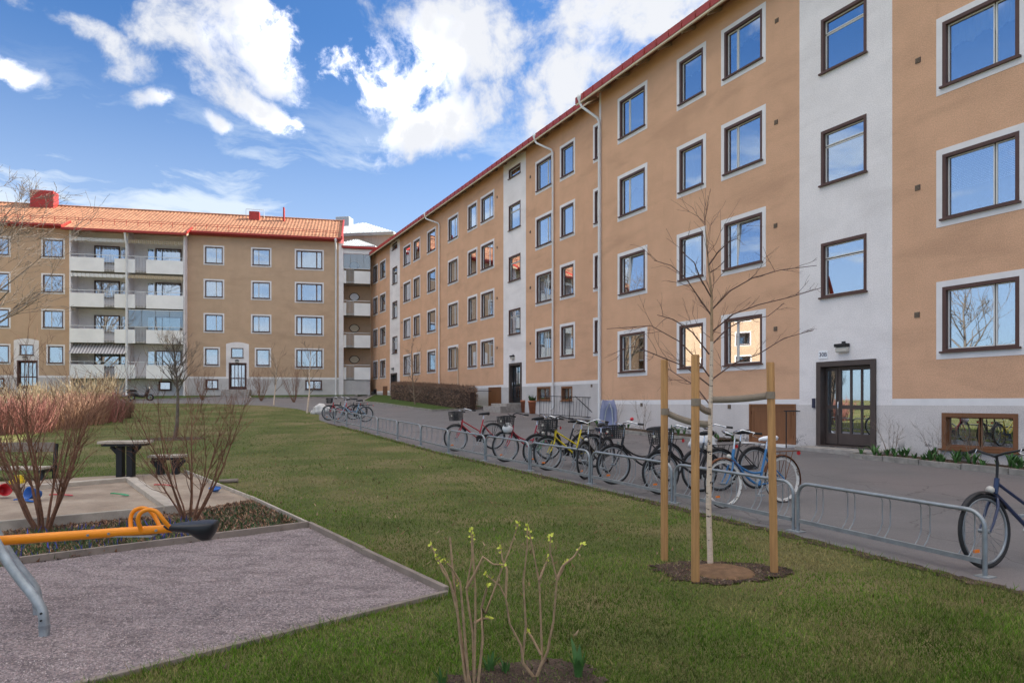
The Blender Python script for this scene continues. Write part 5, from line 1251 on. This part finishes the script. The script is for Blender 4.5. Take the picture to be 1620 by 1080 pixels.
# ---------------- things along the houses ----------------
def pot(px, py, h, r, lab, plant, wide=True):
    b = gp(px, py); root = thing('plant_pot', b, 0, lab, 'plant pot', 'terracotta pots by the far entrance')
    MB().lathe([(0, 0), (r*.72, 0), (r*.95, h*.84), (r, h*.84), (r, h), (r*.9, h), (r*.86, h*.9), (0, h*.88)], 22).build('pot', 'terracotta', root)
    if plant:
        mb = MB(); rg = random.Random(5)
        for k in range(140):
            a = rg.uniform(0, 6.28); l = rg.uniform(.15, .45); p = Vector((math.cos(a)*r*.5, math.sin(a)*r*.5, h*.95)); q = p+Vector((math.cos(a)*.5, math.sin(a)*.5, rg.uniform(.3, 1.1)))*l; s = Vector((-math.sin(a), math.cos(a), 0))*.03
            mb.quad(p, p.lerp(q, .5)+s, q, p.lerp(q, .5)-s)
        mb.build('foliage', 'leaf_green', root); mb = MB()
        for k in range(60):
            a = rg.uniform(0, 6.28); p = Vector((math.cos(a)*r*.8, math.sin(a)*r*.8, h*1.02+rg.uniform(0, .15))); s = Vector((rg.gauss(0, .05), rg.gauss(0, .05), .05)); mb.quad(p, p+s, p+s*1.2+Vector((.05, .02, 0)), p+Vector((.05, 0, -.03)))
        mb.build('red_foliage', 'leaf_brown', root)
pot(829.5, 652, .66, .21, 'narrow empty terracotta pot beside the doorstep', False); pot(844, 654, .68, .29, 'wide terracotta pot planted with leafy stems beside the iron railing', True)
pot(211, 622.5, .8, .3, 'terracotta pot with green shoots behind the parked moped', True)
# iron railing round the basement stair
ra, rb_ = gp(854, 658.5), gp(952, 665); dv = rb_-ra; Lr = Vector((dv.x, dv.y, 0)).length
root = thing('iron_railing', ra, math.atan2(dv.y, dv.x), 'black iron railing with slanting bars guarding the basement stair', 'railing'); rise = (rb_.z-ra.z)/Lr
for z, nm in ((1.02, 'top_rail'), (.12, 'bottom_rail')): MB().bar((0, 0, z), (Lr, 0, z+rise*Lr), .035, .03).build(nm, 'black_iron', root)
n_ = 22
for k in range(n_):
    x = Lr*(k+.5)/n_; MB().tube([(x-.05*(k % 2), 0, .12+rise*x), (x+.05*(k % 2), 0, 1.02+rise*x)], .008, 5).build('bar', 'black_iron', root)
for x in (0, Lr*.5, Lr): MB().tube([(x, 0, -.05), (x, 0, 1.02+rise*x)], .017, 6).build('post', 'black_iron', root)
MB().bar((Lr*.6, -.03, .98), (Lr*.92, -.03, .1), .03, .025).build('stair_rail', 'black_iron', root)
q = MB(); rr0 = gp(880, 668)
def handrail_(fac, u, z, out, h, lab):
    o = thing('handrail', fac.w(u, -out, z), math.atan2(fac.ex.y, fac.ex.x), lab, 'handrail')
    MB().tube([(0, 0, 0), (0, 0, h), ], .016, 8).build('post', 'black_iron', o); MB().bar((-.02, 0, h), (-.02, out-.01, h), .03, .03).build('rail', 'black_iron', o)
    MB().bar((-.05, -.02, h), (.45, -.02, h), .03, .025).build('top_rail', 'black_iron', o)
handrail_(NE, ua(1262.5), zg(17.5), .45, 1.0, 'black iron handrail between the brown hatch and the door marked 30B')
handrail_(FA, uf(793)-1.3, zg(38), 1.5, 1.15, 'black iron handrail beside the far doorstep by the hedge')
def wall_lamp(fac, px, py, lab, s=1.):
    u, z = fac.u(px), fac.z(px, py); o = thing('wall_lamp', fac.w(u, 0, z), math.atan2(fac.ex.y, fac.ex.x), lab, 'lamp')
    MB().box(-.17*s, .17*s, -.16*s, 0, .02*s, .10*s).build('cap', 'black', o, bevel=.012); MB().box(-.16*s, .16*s, -.13*s, -.0, -.12*s, .0199*s).build('diffuser', 'lamp_glass', o, bevel=.03); MB().box(-.05*s, .05*s, -.02, 0, .1*s, .16*s).build('bracket', 'black', o)
wall_lamp(NE, 1335, 550, 'dark capped wall lamp above the door marked 30B'); wall_lamp(FA, 812, 565, 'dark wall lamp above the far door by the terracotta pots'); wall_lamp(FA, 622.5, 584, 'dark wall lamp over the farthest door behind the hedge')
wall_lamp(LE, 375, 571, 'small lamp over the entrance of the brown house with tall glazed doors', .9); wall_lamp(LE, 40, 566, 'small lamp over the brown house entrance behind the dogwood', .9)
def number_sign(fac, px, py, txt, w_, h, lab):
    u, z = fac.u(px), fac.z(px, py); o = thing('house_number_sign', fac.w(u, -.001, z), math.atan2(fac.ex.y, fac.ex.x), lab, 'sign')
    MB().box(-w_/2, w_/2, -.012, -.001, -h/2, h/2).build('plate', 'sign_white', o, bevel=.003)
    cu = bpy.data.curves.new('lettering', 'FONT'); cu.body = txt; cu.size = h*.72; cu.align_x = 'CENTER'; cu.align_y = 'CENTER'; cu.extrude = .001; cu.offset = .002
    to = bpy.data.objects.new('tmp', cu); col.objects.link(to); bpy.context.view_layer.update()
    me = bpy.data.meshes.new_from_object(to.evaluated_get(bpy.context.evaluated_depsgraph_get())); bpy.data.objects.remove(to); me.materials.clear(); me.materials.append(MAT['ink'])
    t = bpy.data.objects.new('lettering', me); col.objects.link(t); t.parent = o; t.rotation_euler = (R(90), 0, 0); t.location = (0, -.0135, 0)
number_sign(NE, 1302.5, 561, '30B', .27, .21, 'white house number plate reading 30B beside the entrance lamp')
# moped, boulder, sack, entrance bits
mb_ = gp(208, 634); root = thing('moped', mb_, R(20), 'black moped parked on the path before the balconies', 'moped')
for x in (0, 1.2):
    q = MB().torus((x, 0, .26), .21, .055, 22, 8).build('wheel', 'rubber', root); MB().torus((x, 0, .26), .12, .03, 16, 6).build('rim', 'galv_dull', q)
def loft(prof, n_=10):
    mb = MB(); V = []
    for x, w_, z0, z1 in prof:
        for k in range(n_): a = 2*math.pi*k/n_; V.append((x, w_*math.cos(a), (z0+z1)/2+(z1-z0)/2*math.sin(a)))
    return mb.add(V, [(i*n_+j, i*n_+(j+1) % n_, (i+1)*n_+(j+1) % n_, (i+1)*n_+j) for i in range(len(prof)-1) for j in range(n_)]+[tuple(range(n_)), tuple(range((len(prof)-1)*n_, len(prof)*n_))], True)
loft([(-.3, .06, .62, .7), (-.1, .16, .35, .74), (.3, .17, .3, .74), (.5, .16, .26, .5), (.8, .17, .24, .42), (.95, .15, .3, .8), (1.05, .14, .4, 1.0), (1.15, .05, .6, .95)]).build('body', 'paint_bike_black', root)
loft([(-.35, .1, .74, .80), (-.1, .16, .73, .86), (.25, .15, .73, .85), (.45, .09, .73, .80)]).build('seat', 'black', root)
MB().tube([(.98, 0, .9), (.94, 0, 1.08)], .03, 8).build('steering_column', 'black', root); MB().tube([(.82, -.34, 1.1), (.95, -.15, 1.1), (.95, .15, 1.1), (.82, .34, 1.1)], .018, 8).build('handlebar', 'black', root)
for s in (-1, 1): MB().tube([(.95, s*.2, 1.1), (.97, s*.3, 1.3)], .008, 6).build('mirror_stalk', 'black', root)
MB().lathe([(0, 0), (.08, .0), (.07, .05), (0, .07)], 14).build('headlamp', 'lamp_glass', root).matrix_local = Matrix.Translation((1.12, 0, .95)) @ Matrix.Rotation(R(90), 4, 'Y')
for s in (-.07, .07): MB().tube([(1.05, s, .6), (1.2, s, .26)], .022, 8).build('fork', 'galv_dull', root)
def rock(r, seed, sx=1, sy=1, sz=.7):
    bm = bmesh.new(); bmesh.ops.create_icosphere(bm, subdivisions=3, radius=r); rg = random.Random(seed); off = Vector((rg.uniform(0, 9), rg.uniform(0, 9), 0))
    from mathutils import noise
    for v in bm.verts: v.co *= 1+.45*noise.noise(v.co*1.5/r+off)+.22*noise.noise(v.co*3.5/r+off); v.co.x *= sx; v.co.y *= sy; v.co.z *= sz
    me = bpy.data.meshes.new('rock'); bm.to_mesh(me); bm.free(); return me
me = rock(.42, 5, 1.3, .85, .7); me.materials.append(MAT['stone_white']); o = bpy.data.objects.new('boulder', me); col.objects.link(o); o.location = gp(509, 649, .18); tag(o, 'pale boulder on the lawn end beside the bicycle rack', 'boulder')
for f in me.polygons: f.use_smooth = True
me = rock(.3, 8, 1.3, .7, .75); me.materials.append(MAT['sack']); o = bpy.data.objects.new('sand_sack', me); col.objects.link(o); o.location = gp(1112, 698, .16); tag(o, 'white plastic sack left on the bed by the house wall', 'sack')
for f in me.polygons: f.use_smooth = True
# planted beds along the near house wall
def wall_bed(pts, seed, ntul, lab_t, dens=1.0):
    o = sheet('planting_bed', [(p.x, p.y) for p in pts], 'soil', .07); kerb_line(pts[:-1], o, single=False, h=.12, w_=.09)
    rg = random.Random(seed)
    a, b, c, d = Vector(pts[0]), Vector(pts[1]), Vector(pts[-2]), Vector(pts[-1])
    P_ = [(p.x, p.y) for p in pts]
    xs_ = [p[0] for p in P_]; ys_ = [p[1] for p in P_]; k = 0; tries = 0
    while k < ntul and tries < 4000:
        tries += 1; x, y = rg.uniform(min(xs_), max(xs_)), rg.uniform(min(ys_), max(ys_))
        if not inside(np.array([[x, y]]), P_)[0]: continue
        k += 1; H = rg.uniform(.16, .34); m = leaf_clump(None, rg.randint(5, 9), H, .05, rg, spread=.7).build('leaf_clump', 'leaf_green'); m.location = (x, y, zg(y)+.07); tag(m, lab_t, 'plant', lab_t)
    return o
def inside(P, poly):
    x, y = P[:, 0], P[:, 1]; r = np.zeros(len(P), bool); n_ = len(poly)
    for i in range(n_):
        x1, y1 = poly[i][0], poly[i][1]; x2, y2 = poly[(i+1) % n_][0], poly[(i+1) % n_][1]
        if y1 == y2: continue
        c = ((y1 > y) != (y2 > y)) & (x < (x2-x1)*(y-y1)/(y2-y1)+x1); r ^= c
    return r
BR = [NE.w(ua(1398), -.02), NE.w(ua(1392), -1.05), NE.w(ua(1500), -1.0), NE.w(ua(1640), -.95), NE.w(ua(1900), -.9), NE.w(ua(1900), -.02)]
wall_bed(BR, 5, 70, 'green tulip leaves sprouting in the bed right of the entrance')
BL = [NE.w(.5, -.02), NE.w(.5, -1.1), NE.w(ua(1060), -1.2), NE.w(ua(1168), -1.2), NE.w(ua(1172), -.02)]
wall_bed(BL, 6, 18, 'green leaf tufts in the bed between rainwater pipe and hatch')
rg = random.Random(15)
for px, lab in ((1500, 'bare rose stems under the brown basement window'), (1560, 'bare rose stems below the wide ground floor window'), (1425, 'thin dry stems by the flaking plinth'), (985, 'dry flower stalks near the rainwater pipe'), (1030, 'dry flower stalks under the small ground floor window')):
    w_ = NE.w(ua(px), -.35); w_.z = zg(w_.y)+.07
    shrub(w_, 6, .75 if px > 1200 else 1.0, .5, 'bark_twig', random.Random(px), lab, .008, 2, (1, 2), name='dry_stems', cat='plant')
# ---------------- ground cover, gravel, grass ----------------
def stuff_mesh(name, V, F, C, m, parent=None):
    me = bpy.data.meshes.new(name); nv, nf, k = len(V), len(F), F.shape[1]
    me.vertices.add(nv); me.vertices.foreach_set('co', V.astype(np.float32).ravel()); me.loops.add(nf*k); me.loops.foreach_set('vertex_index', F.astype(np.int32).ravel())
    me.polygons.add(nf); me.polygons.foreach_set('loop_start', np.arange(0, nf*k, k, dtype=np.int32)); me.update(calc_edges=True)
    if C is not None:
        at_ = me.color_attributes.new('col', 'FLOAT_COLOR', 'POINT'); at_.data.foreach_set('color', np.c_[C, np.ones(nv)].astype(np.float32).ravel())
    me.materials.append(MAT[m]); o = bpy.data.objects.new(name, me); col.objects.link(o); o['kind'] = 'stuff'
    if parent: o.parent = parent
    return o
rng = np.random.default_rng(4)
def blades(P, h, w_, C, name, m, lean=.5, curve=True):
    n_ = len(P); z = np.interp(P[:, 1], _gy, _gz); a = rng.uniform(0, 2*np.pi, n_); b = rng.uniform(0, 2*np.pi, n_); l = rng.uniform(.1, lean, n_)*h
    s = np.c_[np.cos(a), np.sin(a)]*(w_/2)[:, None]
    V = np.empty((n_, 3, 3)); V[:, 0, :2] = P-s; V[:, 1, :2] = P+s; V[:, 2, :2] = P+np.c_[np.cos(b), np.sin(b)]*l[:, None]
    V[:, 0, 2] = z-.004; V[:, 1, 2] = z-.004; V[:, 2, 2] = z+h
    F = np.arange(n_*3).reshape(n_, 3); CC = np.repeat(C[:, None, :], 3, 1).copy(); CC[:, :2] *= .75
    return stuff_mesh(name, V.reshape(-1, 3), F, CC.reshape(-1, 3), m)
def vnoise(P, s, seed):
    g_ = np.random.default_rng(seed).random((64, 64)); q = P*s; i = np.floor(q).astype(int); f = q-i; f = f*f*(3-2*f); i0, i1 = i % 64, (i+1) % 64
    return (g_[i0[:, 0], i0[:, 1]]*(1-f[:, 0])+g_[i1[:, 0], i0[:, 1]]*f[:, 0])*(1-f[:, 1])+(g_[i0[:, 0], i1[:, 1]]*(1-f[:, 0])+g_[i1[:, 0], i1[:, 1]]*f[:, 0])*f[:, 1]
def fb2(P, s, seed): return .5*vnoise(P, s, seed)+.28*vnoise(P, s*2.1, seed+1)+.22*vnoise(P, s*4.7, seed+2)
NG = 560000
Y = 1/(rng.uniform(1/46., 1/2.2, NG)**1.0); X = rng.uniform(-1, 1, NG)*(.85*Y+1.0)
P = np.c_[X, Y]
ex = [[(p.x, p.y) for p in q] for q in (road, GRAV, BED, SAND)]
keep = np.ones(NG, bool)
for q in ex: keep &= ~inside(P, q)
rag = rng.random(NG); inm = inside(P, ml); fbm_ = inside(P, [(p.x, p.y) for p in FB]); keep &= ~(inm & (rag < .72)); keep &= ~(fbm_ & (rag < .75))
P = P[keep]; n_ = len(P); Yk = P[:, 1]
pn = .6*fb2(P+100, .45, 3)+.4*fb2(P+300, .14, 13)+rng.normal(0, .06, n_); fine = fb2(P+200, 3.1, 9)
dry = np.clip((pn-.47)*5.5, 0, 1)*.95; dry = np.clip(dry+np.where(rng.random(n_) < .17, .7, 0)+(fine-.5)*.7, 0, 1)
for a_, b_, w_ in ((gp(300, 756), gp(560, 727), .22), (gp(380, 768), gp(660, 741), .25), (gp(560, 700), gp(700, 728), .5), (gp(900, 800), gp(1300, 890), .5)):
    t_ = np.clip(((P[:, 0]-a_.x)*(b_.x-a_.x)+(P[:, 1]-a_.y)*(b_.y-a_.y))/((b_.x-a_.x)**2+(b_.y-a_.y)**2), 0, 1)
    dd = np.hypot(P[:, 0]-a_.x-t_*(b_.x-a_.x), P[:, 1]-a_.y-t_*(b_.y-a_.y)); dry = np.clip(dry+.75*np.exp(-(dd/w_)**2)*(fb2(P+600, .9, 41) > .42), 0, 1)
gA, gB, gD = np.array([.068, .155, .010]), np.array([.155, .29, .020]), np.array([.36, .29, .12])
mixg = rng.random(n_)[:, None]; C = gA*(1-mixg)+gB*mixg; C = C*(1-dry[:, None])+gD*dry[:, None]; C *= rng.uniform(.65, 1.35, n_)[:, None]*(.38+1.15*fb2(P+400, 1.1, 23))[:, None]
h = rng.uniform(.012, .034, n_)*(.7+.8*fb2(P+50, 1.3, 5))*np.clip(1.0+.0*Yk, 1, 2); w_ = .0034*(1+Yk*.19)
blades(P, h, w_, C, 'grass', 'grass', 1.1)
# taller tufts along the edges
ed = []
for pl_, off in (([gp(489, 833), gp(707, 938.5)], .05), ([gp(708, 940), gp(140, 1083), gp(-300, 1200)], .05), ([gp(489, 832), gp(398, 790), gp(292, 747)], .04), (EDGE[1:-2], .10)):
    for a_, b_ in zip(pl_[:-1], pl_[1:]):
        L_ = math.hypot(b_.x-a_.x, b_.y-a_.y); m_ = int(L_*(260 if off < .08 else 120)); f_ = rng.random(m_); q = np.c_[a_.x+(b_.x-a_.x)*f_, a_.y+(b_.y-a_.y)*f_]
        nx, ny = -(b_.y-a_.y)/L_, (b_.x-a_.x)/L_; o1 = np.abs(rng.normal(0, off, m_))+.015
        if pl_[0] == EDGE[1]: sg = 1 if nx*nd.x+ny*nd.y > 0 else -1; o1 = o1-.03
        else: sg = 1 if off == .05 and pl_[0].x < 0 or (nx > 0 and pl_[1].y > 6) or (pl_[0].y < 6 and ny < 0 and len(pl_) == 3) or (len(pl_) == 2 and nx > 0) else -1
        ed.append(q+np.c_[nx*o1*sg, ny*o1*sg])
E_ = np.concatenate(ed); ins = np.zeros(len(E_), bool)
for q in ex[1:]: ins |= inside(E_, q)
E_ = E_[~ins]; k = len(E_); c_ = np.where(rng.random(k)[:, None] < .35, gD, gB)*rng.uniform(.55, 1.2, k)[:, None]
blades(E_, rng.uniform(.03, .085, k)*(.4+fb2(E_+9, 2.3, 7)), .005*(1+E_[:, 1]*.1), c_, 'edge_grass', 'grass', 1.3)
def sprinkle(poly, n_, h, w_, cols, name, m, lean=1.):
    x = [p[0] for p in poly]; y = [p[1] for p in poly]; P = np.c_[rng.uniform(min(x), max(x), n_*3), rng.uniform(min(y), max(y), n_*3)]; P = P[inside(P, poly)][:n_]; k = len(P)
    c = np.array(cols)[rng.integers(0, len(cols), k)]*rng.uniform(.6, 1.3, k)[:, None]
    return blades(P, rng.uniform(*h, k), np.full(k, w_)*rng.uniform(.6, 1.4, k), c, name, m, lean)
for nm, q in (('verge_grass', V1), ('verge_grass', V2), ('verge_grass', V3)):
    pass
bedp = [(p.x, p.y) for p in BED]
sprinkle(bedp, 14000, (.01, .05), .035, [(.34, .16, .08), (.46, .26, .15), (.22, .12, .075), (.40, .29, .19)], 'leaf_litter', 'cover', 2.5)
left_bed = [(p.x, p.y) for p in (gp(-200, 925), gp(30, 893.5), gp(330, 853), gp(300, 822), gp(0, 850), gp(-200, 875))]
sprinkle(left_bed, 5000, (.03, .10), .012, [(.08, .16, .035), (.12, .21, .05), (.07, .12, .05)], 'ground_cover', 'cover', 1.1)
sprinkle(left_bed, 260, (.07, .13), .022, [(.06, .07, .35), (.10, .10, .45)], 'blue_flowers', 'cover', .6)
rb2 = [(p.x, p.y) for p in (gp(330, 852), gp(480, 832), gp(400, 797), gp(320, 815))]
sprinkle(rb2, 900, (.03, .09), .02, [(.05, .13, .04), (.07, .10, .03)], 'ground_cover', 'cover', 1.2)
sprinkle(ml, 2600, (.004, .025), .03, [(.20, .10, .06), (.30, .18, .11), (.11, .07, .055), (.34, .25, .17)], 'bark_mulch', 'cover', 3.5)
sprinkle([(p.x, p.y) for p in FB], 1800, (.004, .02), .022, [(.13, .07, .045), (.22, .16, .11), (.08, .05, .04), (.05, .10, .03)], 'leaf_litter', 'cover', 3.)
for q in (BR, BL): sprinkle([(p.x, p.y) for p in q], 2500, (.075, .11), .03, [(.22, .12, .07), (.13, .08, .05), (.10, .16, .05)], 'leaf_litter', 'cover', 1.5)
# loose stones on the gravel
NS = 95000; gpoly = [(p.x, p.y) for p in GRAV]
Y = 1/rng.uniform(1/8.2, 1/2.6, NS); X = rng.uniform(-1, .1, NS)*(.85*Y+.4); P = np.c_[X, Y]; P = P[inside(P, gpoly)]; n_ = len(P)
r = rng.uniform(.003, .0065, n_)*(1+.06*P[:, 1]); z = np.interp(P[:, 1], _gy, _gz)+.006
base = np.array([[1, 0, 0], [-.5, .87, 0], [-.5, -.87, 0], [.1, .05, .8], [-.05, -.1, .75]]); V = np.empty((n_, 5, 3)); a = rng.uniform(0, 6.28, n_); ca, sa = np.cos(a), np.sin(a)
for k in range(5):
    bx, by, bz = base[k]; jx = rng.uniform(.6, 1.2, n_); V[:, k, 0] = P[:, 0]+r*jx*(bx*ca-by*sa); V[:, k, 1] = P[:, 1]+r*jx*(bx*sa+by*ca); V[:, k, 2] = z+r*(bz*rng.uniform(.5, 1.1, n_)-(.1 if bz == 0 else 0))
T = np.array([[0, 1, 3], [1, 2, 4], [2, 0, 4], [1, 4, 3], [0, 3, 4]]); F = (np.arange(n_)[:, None, None]*5+T[None]).reshape(-1, 3)
pal = 1.55*np.array([[.20, .155, .155], [.30, .235, .225], [.14, .115, .12], [.26, .19, .18], [.36, .31, .30], [.17, .13, .14]]); C = pal[rng.integers(0, 6, n_)]*rng.uniform(.75, 1.25, n_)[:, None]
stuff_mesh('gravel_stones', V.reshape(-1, 3), F, np.repeat(C, 5, 0), 'cover')
# scattered dry leaves on the lawn
P = np.c_[rng.uniform(-6, 8, 900), rng.uniform(3, 16, 900)]
for q in ex: P = P[~inside(P, q)]
k = len(P); C = np.array([(.20, .12, .06), (.28, .2, .12), (.14, .08, .04)])[rng.integers(0, 3, k)]
blades(P, rng.uniform(.02, .05, k), np.full(k, .03), C*1.6, 'fallen_leaves', 'cover', 1.5)
